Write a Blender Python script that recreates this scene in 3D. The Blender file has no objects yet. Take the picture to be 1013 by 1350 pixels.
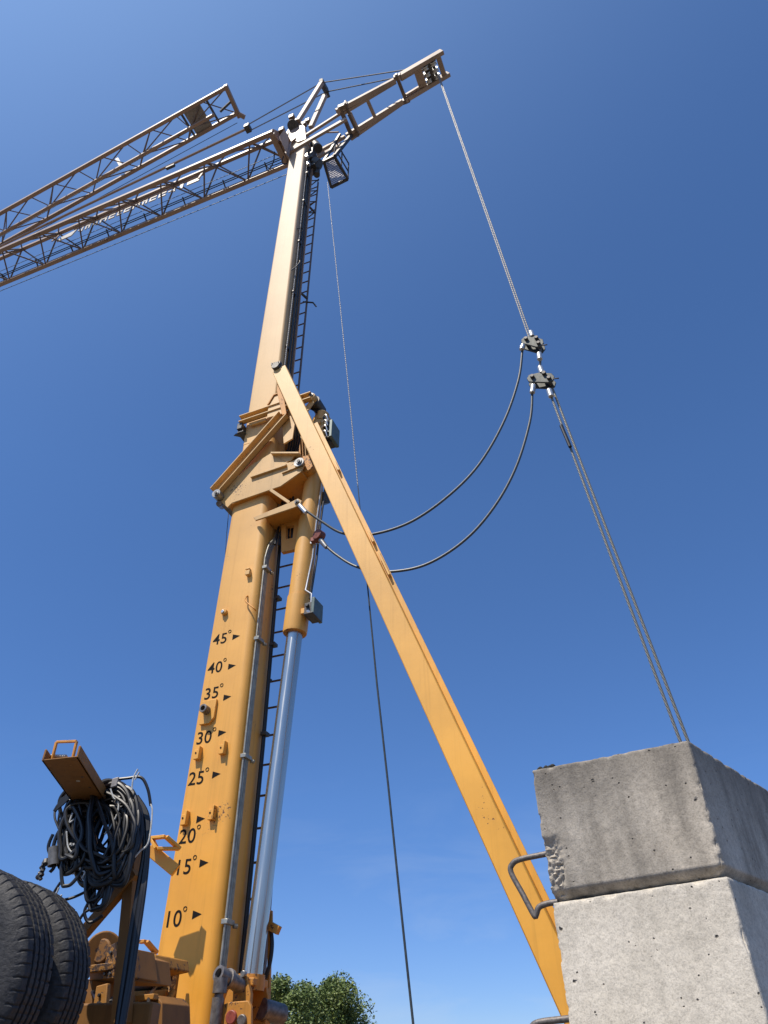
import bpy, bmesh, math, random
from mathutils import Vector, Matrix, noise
random.seed(7)
sc = bpy.context.scene
R = math.radians

# ------------------------------------------------------------------ camera
PITCH, ROLL = R(38.5), -math.atan2(16.5, 1175)
FP, CX, CY = 936.0, 506.5, 675.0
CAM = Vector((0, 0, 1.6))
_r0 = Vector((1, 0, 0)); _u0 = Vector((0, -math.sin(PITCH), math.cos(PITCH))); FWD = Vector((0, math.cos(PITCH), math.sin(PITCH)))
RT = _r0*math.cos(ROLL) + _u0*math.sin(ROLL)
UP = _u0*math.cos(ROLL) - _r0*math.sin(ROLL)
cd = bpy.data.cameras.new('camera'); cam = bpy.data.objects.new('camera', cd); sc.collection.objects.link(cam)
m = Matrix((RT, UP, -FWD)).transposed().to_4x4(); m.translation = CAM; cam.matrix_world = m
cd.sensor_fit = 'VERTICAL'; cd.sensor_height = 24.0; cd.lens = FP/1350*24.0
cd.clip_start = 0.05; cd.clip_end = 5000
sc.camera = cam

# ------------------------------------------------------------------ sky and sun
SUN_EL = R(60); SX, SY = -0.72, -0.69
w = bpy.data.worlds.new('World'); sc.world = w; w.use_nodes = True
nt = w.node_tree; bg = nt.nodes['Background']
sky = nt.nodes.new('ShaderNodeTexSky'); sky.sky_type = 'NISHITA'; sky.sun_disc = False
sky.sun_elevation = SUN_EL; sky.sun_rotation = math.atan2(SX, SY)
sky.air_density = 1.0; sky.dust_density = 0.35; sky.ozone_density = 5.0; sky.altitude = 2600
# thin cirrus low in the sky and a slightly deeper blue
_tc = nt.nodes.new('ShaderNodeTexCoord'); _mp = nt.nodes.new('ShaderNodeMapping'); _mp.inputs['Scale'].default_value = (1.2, 1.2, 5.0); _mp.inputs['Rotation'].default_value = (0.2, 0.25, 0)
nt.links.new(_tc.outputs['Generated'], _mp.inputs[0]); _no = nt.nodes.new('ShaderNodeTexNoise'); _no.inputs['Scale'].default_value = 2.6; _no.inputs['Detail'].default_value = 7; _no.inputs['Roughness'].default_value = 0.6; _no.inputs['Distortion'].default_value = 0.5
nt.links.new(_mp.outputs[0], _no.inputs['Vector']); _cr = nt.nodes.new('ShaderNodeValToRGB'); _cr.color_ramp.elements[0].position = 0.5; _cr.color_ramp.elements[0].color = (0, 0, 0, 1); _cr.color_ramp.elements[1].position = 0.85; _cr.color_ramp.elements[1].color = (1, 1, 1, 1); nt.links.new(_no.outputs[0], _cr.inputs[0])
_sx = nt.nodes.new('ShaderNodeSeparateXYZ'); nt.links.new(_tc.outputs['Generated'], _sx.inputs[0])
_mr = nt.nodes.new('ShaderNodeMapRange'); _mr.inputs[1].default_value = 0.0; _mr.inputs[2].default_value = 0.34; _mr.inputs[3].default_value = 0.42; _mr.inputs[4].default_value = 0.0; nt.links.new(_sx.outputs[2], _mr.inputs[0])
_mu = nt.nodes.new('ShaderNodeMath'); _mu.operation = 'MULTIPLY'; nt.links.new(_cr.outputs[0], _mu.inputs[0]); nt.links.new(_mr.outputs[0], _mu.inputs[1])
_tint = nt.nodes.new('ShaderNodeMix'); _tint.data_type = 'RGBA'; _tint.blend_type = 'MULTIPLY'; _tint.inputs[0].default_value = 1; nt.links.new(sky.outputs[0], _tint.inputs[6]); _tint.inputs[7].default_value = (0.86, 1.10, 1.20, 1)
_tr = nt.nodes.new('ShaderNodeValToRGB'); _te = _tr.color_ramp.elements; _te[0].position = 0.0; _te[0].color = (0.62, 0.66, 0.84, 1); _te[1].position = 0.62; _te[1].color = (0.91, 1.18, 1.42, 1); _t2 = _te.new(0.28); _t2.color = (0.76, 0.98, 1.22, 1)
nt.links.new(_sx.outputs[2], _tr.inputs[0]); nt.links.new(_tr.outputs[0], _tint.inputs[7])
_cl = nt.nodes.new('ShaderNodeMix'); _cl.data_type = 'RGBA'; nt.links.new(_mu.outputs[0], _cl.inputs[0]); nt.links.new(_tint.outputs[2], _cl.inputs[6]); _cl.inputs[7].default_value = (4.5, 5.2, 6.2, 1)
_sv = Vector((SX, SY, 0)).normalized()*math.cos(SUN_EL) + Vector((0, 0, math.sin(SUN_EL)))       # brighter air around the sun
_dt = nt.nodes.new('ShaderNodeVectorMath'); _dt.operation = 'DOT_PRODUCT'; nt.links.new(_tc.outputs['Generated'], _dt.inputs[0]); _dt.inputs[1].default_value = _sv
_mx = nt.nodes.new('ShaderNodeMath'); _mx.operation = 'MAXIMUM'; _mx.inputs[1].default_value = 0; nt.links.new(_dt.outputs['Value'], _mx.inputs[0])
_pw = nt.nodes.new('ShaderNodeMath'); _pw.operation = 'POWER'; _pw.inputs[1].default_value = 5.0; nt.links.new(_mx.outputs[0], _pw.inputs[0])
_au = nt.nodes.new('ShaderNodeMix'); _au.data_type = 'RGBA'; _au.blend_type = 'ADD'; nt.links.new(_pw.outputs[0], _au.inputs[0]); nt.links.new(_cl.outputs[2], _au.inputs[6]); _au.inputs[7].default_value = (2.6, 3.6, 4.6, 1)
nt.links.new(_au.outputs[2], bg.inputs[0]); bg.inputs[1].default_value = 0.092
sl = bpy.data.lights.new('sun', 'SUN'); sl.energy = 4.1; sl.angle = R(0.53); sl.color = (1.0, 0.91, 0.78)
so = bpy.data.objects.new('sun', sl); sc.collection.objects.link(so)
sd = Vector((SX*math.cos(SUN_EL), SY*math.cos(SUN_EL), math.sin(SUN_EL)))
so.rotation_euler = sd.to_track_quat('Z', 'Y').to_euler(); so.location = (0, 0, 30)
sc.view_settings.view_transform = 'Standard'; sc.view_settings.look = 'None'
sc.view_settings.exposure = 0.52; sc.view_settings.gamma = 1.0; sc.view_settings.use_curve_mapping = False

# ------------------------------------------------------------------ crane frame: local x = rear of crane, y = away from camera, z = up
AZ = R(21)
S = Vector((math.cos(AZ), -math.sin(AZ), 0)); N = Vector((math.sin(AZ), math.cos(AZ), 0)); K = Vector((0, 0, 1))
M0 = Vector((-1.572, 6.3, 0))
def ray(u, v): return RT*((u-CX)/FP) - UP*((v-CY)/FP) + FWD
def loc(q): d = q - M0; return Vector((d.dot(S), d.dot(N), d.z))
def P(u, v, y):                       # photo direction met with the crane's side plane at local y
    d = ray(u, v); t = (y-(CAM-M0).dot(N))/d.dot(N); return loc(CAM+d*t)
def Q(u, v, s):                       # ... with the plane at local x = s
    d = ray(u, v); t = (s-(CAM-M0).dot(S))/d.dot(S); return loc(CAM+d*t)
def H(u, v, z):                       # ... with a level plane
    d = ray(u, v); t = (z-CAM.z)/d.z; return loc(CAM+d*t)
def D(u, v, dep): return CAM + ray(u, v)*dep      # world point at forward depth

# ------------------------------------------------------------------ materials
def mat(name): 
    mt = bpy.data.materials.new(name); mt.use_nodes = True
    return mt, mt.node_tree, mt.node_tree.nodes['Principled BSDF']
def nd(nt, t, **k):
    n = nt.nodes.new(t)
    for a, b in k.items(): setattr(n, a, b)
    return n
def tex(nt, scale, detail=5, rough=0.6, coord='Object', vec=None):
    n = nd(nt, 'ShaderNodeTexNoise'); n.inputs['Scale'].default_value = scale; n.inputs['Detail'].default_value = detail; n.inputs['Roughness'].default_value = rough
    if vec is None:
        c = nd(nt, 'ShaderNodeTexCoord'); vec = c.outputs[coord]
    nt.links.new(vec, n.inputs['Vector']); return n
def ramp(nt, src, stops):
    r = nd(nt, 'ShaderNodeValToRGB'); e = r.color_ramp.elements
    while len(e) < len(stops): e.new(0.5)
    for i, (p, c) in enumerate(stops):
        e[i].position = p; e[i].color = (c, c, c, 1) if isinstance(c, (int, float)) else (*c, 1)
    nt.links.new(src, r.inputs[0]); return r
def mix(nt, f, a, b, mode='MIX'):
    n = nd(nt, 'ShaderNodeMix', data_type='RGBA', blend_type=mode)
    for sock, v in ((n.inputs[0], f), (n.inputs[6], a), (n.inputs[7], b)):
        if hasattr(v, 'is_linked') or hasattr(v, 'links'): nt.links.new(v, sock)
        elif isinstance(v, (int, float)): sock.default_value = v
        else: sock.default_value = (*v, 1)
    return n.outputs[2]
def bump(nt, b, src, strength, dist):
    n = nd(nt, 'ShaderNodeBump'); n.inputs['Strength'].default_value = strength; n.inputs['Distance'].default_value = dist
    nt.links.new(src, n.inputs['Height'])
    if b.inputs['Normal'].is_linked: nt.links.new(b.inputs['Normal'].links[0].from_socket, n.inputs['Normal'])
    nt.links.new(n.outputs[0], b.inputs['Normal'])

def paint(name, col, chip=0.68, dirt=0.25, rough=0.42, rust=(0.10, 0.035, 0.015), glare=None):
    mt, nt, b = mat(name)
    n1 = tex(nt, 1.3, 6); r1 = ramp(nt, n1.outputs[0], [(0.35, 0.0), (0.75, 1.0)])
    dark = tuple(c*(1-dirt) for c in col)
    base = col
    if glare:                                   # glare mixed into the base colour, stronger towards the mast head
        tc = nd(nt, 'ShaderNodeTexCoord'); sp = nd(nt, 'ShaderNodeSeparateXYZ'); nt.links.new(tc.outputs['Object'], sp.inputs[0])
        mr = nd(nt, 'ShaderNodeMapRange'); mr.inputs[1].default_value = glare[1]; mr.inputs[2].default_value = glare[2]
        nt.links.new(sp.outputs[2], mr.inputs[0]); base = mix(nt, mr.outputs[0], col, glare[0])
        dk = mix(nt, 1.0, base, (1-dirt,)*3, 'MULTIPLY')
    else: dk = dark
    c1 = mix(nt, r1.outputs[0], base, dk)
    # thin rain streaks
    tc = nd(nt, 'ShaderNodeTexCoord'); mp = nd(nt, 'ShaderNodeMapping'); mp.inputs['Scale'].default_value = (26, 26, 0.7)
    nt.links.new(tc.outputs['Object'], mp.inputs[0]); n3 = tex(nt, 1.0, 4, 0.6, vec=mp.outputs[0]); r3 = ramp(nt, n3.outputs[0], [(0.52, 0.0), (0.74, min(0.6, dirt*1.3))])
    c1 = mix(nt, r3.outputs[0], c1, tuple(c*0.45 for c in col))
    # chips: small noise gated by large noise
    n2 = tex(nt, 38, 4, 0.7); n4 = tex(nt, 2.6, 3, 0.5); mu = nd(nt, 'ShaderNodeMath', operation='MULTIPLY')
    nt.links.new(n2.outputs[0], mu.inputs[0]); nt.links.new(n4.outputs[0], mu.inputs[1])
    r2 = ramp(nt, mu.outputs[0], [(chip*0.62, 0.0), (chip*0.62+0.015, 1.0)])
    bv = nd(nt, 'ShaderNodeBevel'); bv.samples = 4; bv.inputs['Radius'].default_value = 0.010
    ge = nd(nt, 'ShaderNodeNewGeometry'); dp = nd(nt, 'ShaderNodeVectorMath', operation='DOT_PRODUCT'); nt.links.new(bv.outputs[0], dp.inputs[0]); nt.links.new(ge.outputs['Normal'], dp.inputs[1])
    re_ = ramp(nt, dp.outputs['Value'], [(0.90, 1.0), (0.985, 0.0)]); n5 = tex(nt, 16, 6, 0.75); r5 = ramp(nt, n5.outputs[0], [(0.52+chip*0.06, 0.0), (0.58+chip*0.06, 1.0)])
    me_ = nd(nt, 'ShaderNodeMath', operation='MULTIPLY'); nt.links.new(re_.outputs[0], me_.inputs[0]); nt.links.new(r5.outputs[0], me_.inputs[1])
    mxx = nd(nt, 'ShaderNodeMath', operation='MAXIMUM'); nt.links.new(me_.outputs[0], mxx.inputs[0]); nt.links.new(r2.outputs[0], mxx.inputs[1])
    c2 = mix(nt, mxx.outputs[0], c1, rust)
    nt.links.new(c2, b.inputs['Base Color'])
    b.inputs['Roughness'].default_value = rough
    b.inputs['Specular IOR Level'].default_value = 0.5
    inv = nd(nt, 'ShaderNodeMath', operation='SUBTRACT'); inv.inputs[0].default_value = 1; nt.links.new(r2.outputs[0], inv.inputs[1])
    bump(nt, b, inv.outputs[0], 0.5, 0.002)
    nw = tex(nt, 9, 2); bump(nt, b, nw.outputs[0], 0.12, 0.004)
    return mt
PALE = (0.50, 0.375, 0.25)  # pale tone of the glare painted onto the upper mast
YEL = paint('yellow_paint', (0.80, 0.365, 0.038), chip=0.635, dirt=0.24, rough=0.5, glare=((0.70, 0.415, 0.135), 2.5, 8.5))  # upper part of the lower mast carries glare in its colour
YELS = paint('strut_paint', (0.80, 0.385, 0.045), chip=0.74, dirt=0.26, glare=((0.70, 0.425, 0.145), 3.0, 8.5), rough=0.5)  # strut top tinted paler to imitate glare
YELB = paint('shade_darkened_yellow_paint', (0.27, 0.115, 0.018), chip=0.57, dirt=0.65, rough=0.7, rust=(0.05, 0.025, 0.015))  # shade over the base machinery put into the colour, plus rust chips
YELJ = paint('joint_paint', (0.66, 0.395, 0.135), chip=0.62, dirt=0.35, rough=0.5)
YELU = paint('glare_paled_paint', (0.68, 0.42, 0.16), chip=0.9, glare=(PALE, 7.5, 14.5), rough=0.62, dirt=0.16)  # upper mast colour goes pale with height to imitate glare
YELD = paint('worn_yellow_paint', (0.66, 0.28, 0.035), chip=0.54, dirt=0.5, rough=0.6, rust=(0.07, 0.03, 0.015))
JIB = paint('jib_paint', (0.38, 0.26, 0.19), chip=0.62, dirt=0.35, rough=0.45)
ARMP = paint('counter_jib_paint', (0.42, 0.31, 0.235), chip=0.62, dirt=0.3, rough=0.6)
def simple(name, col, rough=0.5, metal=0.0, nscale=30, var=0.4, bstr=0.2, bd=0.002):
    mt, nt, b = mat(name); n = tex(nt, nscale, 5)
    r = ramp(nt, n.outputs[0], [(0.3, 0.0), (0.7, 1.0)])
    c = mix(nt, r.outputs[0], tuple(x*(1-var) for x in col), tuple(min(1, x*(1+var*0.6)) for x in col))
    nt.links.new(c, b.inputs['Base Color']); b.inputs['Roughness'].default_value = rough; b.inputs['Metallic'].default_value = metal
    bump(nt, b, n.outputs[0], bstr, bd); return mt
STEEL = simple('dark_steel', (0.09, 0.085, 0.08), 0.5, 0.6)
PINM = simple('pin_steel', (0.30, 0.29, 0.27), 0.4, 0.8)
BRIGHT = simple('zinc_steel', (0.60, 0.59, 0.56), 0.35, 0.7, var=0.15)
BLACK = simple('black_rubber_cable', (0.009, 0.009, 0.010), 0.42, 0, 60, 0.3, 0.1)
PIPE = simple('hydraulic_pipe_metal', (0.33, 0.32, 0.27), 0.4, 0.5, 20, 0.35)
TUBEG = simple('grey_worn_tube', (0.20, 0.18, 0.165), 0.5, 0.6, 25, 0.5)
REBAR = simple('rusty_bar', (0.17, 0.15, 0.135), 0.55, 0.5, 60, 0.45, 0.5, 0.002)
LATT = simple('lattice_bar_paint', (0.17, 0.12, 0.088), 0.5, 0, 10, 0.3)
BOXM = simple('green_grey_box', (0.11, 0.15, 0.14), 0.5, 0.2, 12, 0.25)
MESHM = simple('grating_steel', (0.34, 0.32, 0.33), 0.5, 0.5)
BLKP = simple('marking_black', (0.010, 0.009, 0.009), 0.85, 0, 40, 0.2); BLKP.node_tree.nodes['Principled BSDF'].inputs['Specular IOR Level'].default_value = 0.15
WHITE = simple('white_sign_paint', (0.50, 0.47, 0.42), 0.5, 0, 8, 0.08)
RED = simple('dark_red_cap', (0.28, 0.06, 0.04), 0.5)
GREYP = simple('grey_plate', (0.30, 0.27, 0.24), 0.5, 0.1)
REDHUB = simple('red_brown_shackle', (0.20, 0.06, 0.04), 0.5, 0.3)
TAPE = simple('white_wire', (0.55, 0.55, 0.52), 0.5)

ANROT = 0.25
def chrome():
    mt, nt, b = mat('chrome_rod'); b.inputs['Metallic'].default_value = 0.9; b.inputs['Base Color'].default_value = (0.52, 0.51, 0.465, 1)
    tc = nd(nt, 'ShaderNodeTexCoord'); mp = nd(nt, 'ShaderNodeMapping'); mp.inputs['Scale'].default_value = (60, 60, 2.0)
    nt.links.new(tc.outputs['Object'], mp.inputs[0]); n = tex(nt, 1, 3, vec=mp.outputs[0])
    b.inputs['Anisotropic'].default_value = 0.85; b.inputs['Anisotropic Rotation'].default_value = ANROT
    tg = nd(nt, 'ShaderNodeTangent', direction_type='RADIAL', axis='Z'); nt.links.new(tg.outputs[0], b.inputs['Tangent'])
    r = ramp(nt, n.outputs[0], [(0.3, 0.15), (0.7, 0.25)]); nt.links.new(r.outputs[0], b.inputs['Roughness']); return mt
CHROME = chrome()
def rope_mat(name, col, pitch=0.045, strands=4):
    mt, nt, b = mat(name); uv = nd(nt, 'ShaderNodeTexCoord'); sp = nd(nt, 'ShaderNodeSeparateXYZ'); nt.links.new(uv.outputs['UV'], sp.inputs[0])
    a = nd(nt, 'ShaderNodeMath', operation='MULTIPLY'); a.inputs[1].default_value = strands; nt.links.new(sp.outputs[0], a.inputs[0])
    c = nd(nt, 'ShaderNodeMath', operation='MULTIPLY'); c.inputs[1].default_value = 1/pitch; nt.links.new(sp.outputs[1], c.inputs[0])
    s = nd(nt, 'ShaderNodeMath', operation='ADD'); nt.links.new(a.outputs[0], s.inputs[0]); nt.links.new(c.outputs[0], s.inputs[1])
    pp = nd(nt, 'ShaderNodeMath', operation='PINGPONG'); pp.inputs[1].default_value = 0.5; nt.links.new(s.outputs[0], pp.inputs[0])
    r = ramp(nt, pp.outputs[0], [(0.0, 0.0), (0.3, 1.0)])
    cc = mix(nt, r.outputs[0], tuple(x*0.5 for x in col), col); nt.links.new(cc, b.inputs['Base Color'])
    b.inputs['Metallic'].default_value = 0.4; b.inputs['Roughness'].default_value = 0.5; bump(nt, b, r.outputs[0], 0.8, 0.004); return mt
ROPE = rope_mat('steel_rope', (0.20, 0.20, 0.18))
ROPEL = rope_mat('bright_steel_rope', (0.30, 0.29, 0.27))
ROPED = rope_mat('greased_rope', (0.085, 0.095, 0.085))
CABD = simple('dark_sheathed_cable', (0.035, 0.045, 0.05), 0.45)

def concrete(name, c0, c1, stain, sd):
    mt, nt, b = mat(name)
    tc = nd(nt, 'ShaderNodeTexCoord'); mp = nd(nt, 'ShaderNodeMapping'); mp.inputs['Location'].default_value = (sd, sd*2.1, sd*0.7)
    nt.links.new(tc.outputs['Object'], mp.inputs[0]); v = mp.outputs[0]
    n1 = tex(nt, 2.2, 8, 0.65, vec=v); r1 = ramp(nt, n1.outputs[0], [(0.32, 0.0), (0.68, 1.0)]); c = mix(nt, r1.outputs[0], c0, c1)
    mp2 = nd(nt, 'ShaderNodeMapping'); mp2.inputs['Scale'].default_value = (7, 7, 1.1); nt.links.new(v, mp2.inputs[0])
    n2 = tex(nt, 1, 6, 0.6, vec=mp2.outputs[0]); r2 = ramp(nt, n2.outputs[0], [(0.42, 0.0), (0.72, 1.0)])
    f2 = nd(nt, 'ShaderNodeMath', operation='MULTIPLY'); f2.inputs[1].default_value = stain; nt.links.new(r2.outputs[0], f2.inputs[0])
    c = mix(nt, f2.outputs[0], c, (0.14, 0.125, 0.105))
    # weathered dark band under the top edge
    sp = nd(nt, 'ShaderNodeSeparateXYZ'); nt.links.new(tc.outputs['Object'], sp.inputs[0])
    ad = nd(nt, 'ShaderNodeMath', operation='MULTIPLY_ADD'); ad.inputs[1].default_value = 0.55; nt.links.new(n1.outputs[0], ad.inputs[0]); nt.links.new(sp.outputs[2], ad.inputs[2])
    r5 = ramp(nt, ad.outputs[0], [(0.52, 0.0), (0.86, stain*0.9)]); c = mix(nt, r5.outputs[0], c, (0.17, 0.15, 0.125))
    # sandy speckle
    n3 = tex(nt, 120, 3, 0.7, vec=v); r3 = ramp(nt, n3.outputs[0], [(0.33, 0.74), (0.5, 1.0), (0.68, 1.10)]); c = mix(nt, 1.0, c, r3.outputs[0], 'MULTIPLY')
    n6 = tex(nt, 22, 5, 0.7, vec=v); r6 = ramp(nt, n6.outputs[0], [(0.36, 0.86), (0.6, 1.04)]); c = mix(nt, 1.0, c, r6.outputs[0], 'MULTIPLY')
    # air holes of two sizes
    hs = []
    for sc_, th, gate in ((9, 0.075, 0.62), (34, 0.13, 0.80)):
        vo = nd(nt, 'ShaderNodeTexVoronoi'); vo.inputs['Scale'].default_value = sc_; nw = tex(nt, sc_*2.2, 3, vec=v)
        va = nd(nt, 'ShaderNodeVectorMath', operation='SCALE'); va.inputs['Scale'].default_value = 0.03*13/sc_; nt.links.new(nw.outputs['Color'], va.inputs[0])
        vb = nd(nt, 'ShaderNodeVectorMath', operation='ADD'); nt.links.new(v, vb.inputs[0]); nt.links.new(va.outputs[0], vb.inputs[1]); nt.links.new(vb.outputs[0], vo.inputs['Vector'])
        r4 = ramp(nt, vo.outputs['Distance'], [(th*0.6, 1.0), (th*1.3, 0.0)])
        sepc = nd(nt, 'ShaderNodeSeparateColor'); nt.links.new(vo.outputs['Color'], sepc.inputs[0])
        g = nd(nt, 'ShaderNodeMath', operation='GREATER_THAN'); g.inputs[1].default_value = gate; nt.links.new(sepc.outputs[0], g.inputs[0])
        mm = nd(nt, 'ShaderNodeMath', operation='MULTIPLY'); nt.links.new(r4.outputs[0], mm.inputs[0]); nt.links.new(g.outputs[0], mm.inputs[1]); hs.append(mm.outputs[0])
    mx = nd(nt, 'ShaderNodeMath', operation='MAXIMUM'); nt.links.new(hs[0], mx.inputs[0]); nt.links.new(hs[1], mx.inputs[1])
    c = mix(nt, mx.outputs[0], c, (0.06, 0.055, 0.05))
    nt.links.new(c, b.inputs['Base Color']); b.inputs['Roughness'].default_value = 0.92; b.inputs['Specular IOR Level'].default_value = 0.2
    inv = nd(nt, 'ShaderNodeMath', operation='SUBTRACT'); inv.inputs[0].default_value = 1; nt.links.new(mx.outputs[0], inv.inputs[1])
    bump(nt, b, n3.outputs[0], 0.45, 0.003); bump(nt, b, n6.outputs[0], 0.4, 0.006); bump(nt, b, inv.outputs[0], 0.9, 0.008)
    return mt
CONC1 = concrete('weathered_concrete', (0.42, 0.37, 0.30), (0.60, 0.54, 0.45), 0.78, 3.1)
CONC2 = concrete('pale_concrete', (0.52, 0.47, 0.385), (0.70, 0.64, 0.54), 0.18, 9.4)

# ------------------------------------------------------------------ mesh helpers
def frame(d, up=None):
    d = d.normalized(); up = Vector(up) if up is not None else (Vector((0, 0, 1)) if abs(d.z) < 0.95 else Vector((1, 0, 0)))
    a = d.cross(up).normalized(); return a, a.cross(d).normalized()
class MB:
    def __init__(s): s.v = []; s.f = []; s.uv = {}
    def add(s, vs, fs):
        o = len(s.v); s.v += [tuple(p) for p in vs]; s.f += [tuple(i+o for i in f) for f in fs]; return s
    def box(s, c, size, ax=((1, 0, 0), (0, 1, 0), (0, 0, 1))):
        c = Vector(c); ax = [Vector(a).normalized() for a in ax]; vs = []
        for i in (-1, 1):
            for j in (-1, 1):
                for k in (-1, 1): vs.append(c + ax[0]*i*size[0]/2 + ax[1]*j*size[1]/2 + ax[2]*k*size[2]/2)
        return s.add(vs, [(0, 1, 3, 2), (4, 6, 7, 5), (0, 4, 5, 1), (2, 3, 7, 6), (0, 2, 6, 4), (1, 5, 7, 3)])
    def beam(s, p, q, w_, h, up=None):            # w_ across, h along 'up'
        p = Vector(p); q = Vector(q); a, b = frame(q-p, up); return s.box((p+q)/2, (w_, (q-p).length, h), (a, (q-p), b))
    def tube(s, pts, r, seg=8, closed=False, cap=True):
        pts = [Vector(p) for p in pts]; n = len(pts); o = len(s.v); prev = None; L = 0
        rr = r if isinstance(r, (list, tuple)) else [r]*n
        for i, p in enumerate(pts):
            t = (pts[(i+1) % n] - pts[i-1]) if closed else (pts[min(i+1, n-1)] - pts[max(i-1, 0)])
            if t.length < 1e-9: t = Vector((0, 0, 1))
            t.normalize()
            if prev is None: a, _ = frame(t)
            else: a = (prev - t*prev.dot(t)); a = a.normalized() if a.length > 1e-6 else frame(t)[0]
            prev = a; b = t.cross(a)
            if i: L += (p-pts[i-1]).length
            for k in range(seg):
                th = 2*math.pi*k/seg; s.v.append(tuple(p + (a*math.cos(th) + b*math.sin(th))*rr[i])); s.uv[len(s.v)-1] = (k/seg, L)
        for i in range(n if closed else n-1):
            for k in range(seg):
                k2 = (k+1) % seg; i2 = (i+1) % n
                s.f.append((o+i*seg+k, o+i*seg+k2, o+i2*seg+k2, o+i2*seg+k))
        if cap and not closed:
            s.f.append(tuple(o+k for k in reversed(range(seg)))); s.f.append(tuple(o+(n-1)*seg+k for k in range(seg)))
        return s
    def cyl(s, p, q, r, seg=20, r2=None): return s.tube([p, q], [r, r if r2 is None else r2], seg)
    def prism(s, poly, off):                       # poly of 3D points, extruded by vector off
        poly = [Vector(p) for p in poly]; off = Vector(off); n = len(poly)
        return s.add(poly + [p+off for p in poly], [tuple(reversed(range(n))), tuple(range(n, 2*n))] + [(i, (i+1) % n, n+(i+1) % n, n+i) for i in range(n)])
    def lathe(s, c, axis, prof, seg=48):           # prof: (along, radius)
        c = Vector(c); ax = Vector(axis).normalized(); a, b = frame(ax); o = len(s.v); n = len(prof)
        for k in range(seg):
            th = 2*math.pi*k/seg; d = a*math.cos(th)+b*math.sin(th)
            for (t, r) in prof: s.v.append(tuple(c+ax*t+d*r))
        for k in range(seg):
            for i in range(n-1): s.f.append((o+k*n+i, o+((k+1) % seg)*n+i, o+((k+1) % seg)*n+i+1, o+k*n+i+1))
        return s
    def build(s, name, mt, parent=None, bevel=0.0, ang=35, recalc=True):
        me = bpy.data.meshes.new(name); me.from_pydata(s.v, [], s.f); me.update()
        if s.uv:
            lay = me.uv_layers.new(name='UV')
            for p in me.polygons:
                us = [s.uv.get(me.loops[li].vertex_index, (0, 0)) for li in p.loop_indices]
                wrap = max(u[0] for u in us)-min(u[0] for u in us) > 0.5
                for li, u in zip(p.loop_indices, us): lay.data[li].uv = (u[0]+1 if wrap and u[0] < 0.5 else u[0], u[1])
        if recalc:
            bm = bmesh.new(); bm.from_mesh(me); bmesh.ops.recalc_face_normals(bm, faces=bm.faces); bm.to_mesh(me); bm.free()
        me.shade_smooth(); me.set_sharp_from_angle(angle=R(ang)); me.materials.append(mt)
        o = bpy.data.objects.new(name, me); sc.collection.objects.link(o)
        if parent is not None: o.parent = parent
        if bevel:
            b = o.modifiers.new('bevel', 'BEVEL'); b.width = bevel; b.segments = 2; b.limit_method = 'ANGLE'; b.angle_limit = R(40)
        return o
def spline(pts, n=8, closed=False):
    pts = [Vector(p) for p in pts]; out = []; N_ = len(pts)
    rng = range(N_) if closed else range(N_-1)
    for i in rng:
        g = (lambda j: pts[j % N_]) if closed else (lambda j: pts[max(0, min(N_-1, j))])
        p0, p1, p2, p3 = g(i-1), g(i), g(i+1), g(i+2)
        for k in range(n):
            t = k/n; out.append(0.5*((2*p1)+(p2-p0)*t+(2*p0-5*p1+4*p2-p3)*t*t+(3*p1-p0-3*p2+p3)*t**3))
    if not closed: out.append(pts[-1])
    return out
def tag(o, label, cat=None, group=None, kind=None):
    o['label'] = label
    if cat: o['category'] = cat
    if group: o['group'] = group
    if kind: o['kind'] = kind
    return o
def empty(name, loc_=(0, 0, 0), rz=0):
    o = bpy.data.objects.new(name, None); sc.collection.objects.link(o); o.location = loc_; o.rotation_euler = (0, 0, rz); return o

# ------------------------------------------------------------------ ground
gm, gnt, gb = mat('gravel_ground'); gn = tex(gnt, 3, 8, 0.7); gn2 = tex(gnt, 60, 3)
gc = mix(gnt, gn.outputs[0], (0.085, 0.070, 0.052), (0.15, 0.125, 0.095)); gnt.links.new(gc, gb.inputs['Base Color']); gb.inputs['Roughness'].default_value = 0.95
bump(gnt, gb, gn2.outputs[0], 0.6, 0.02)
g = MB(); n_ = 40
for i in range(n_+1):
    for j in range(n_+1):
        f = lambda t: math.copysign(abs(t)**2.2, t)*1500
        g.v.append((f(i/n_*2-1), f(j/n_*2-1), 0))
for i in range(n_):
    for j in range(n_): a = i*(n_+1)+j; g.f.append((a, a+n_+1, a+n_+2, a+1))
go = g.build('ground', gm); go['kind'] = 'structure'

# ================================================================== THE CRANE
crane = empty('tower_crane', M0, -AZ)
tag(crane, 'yellow self-erecting tower crane with a box mast, angle numbers and a half folded lattice jib', 'crane')

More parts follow.
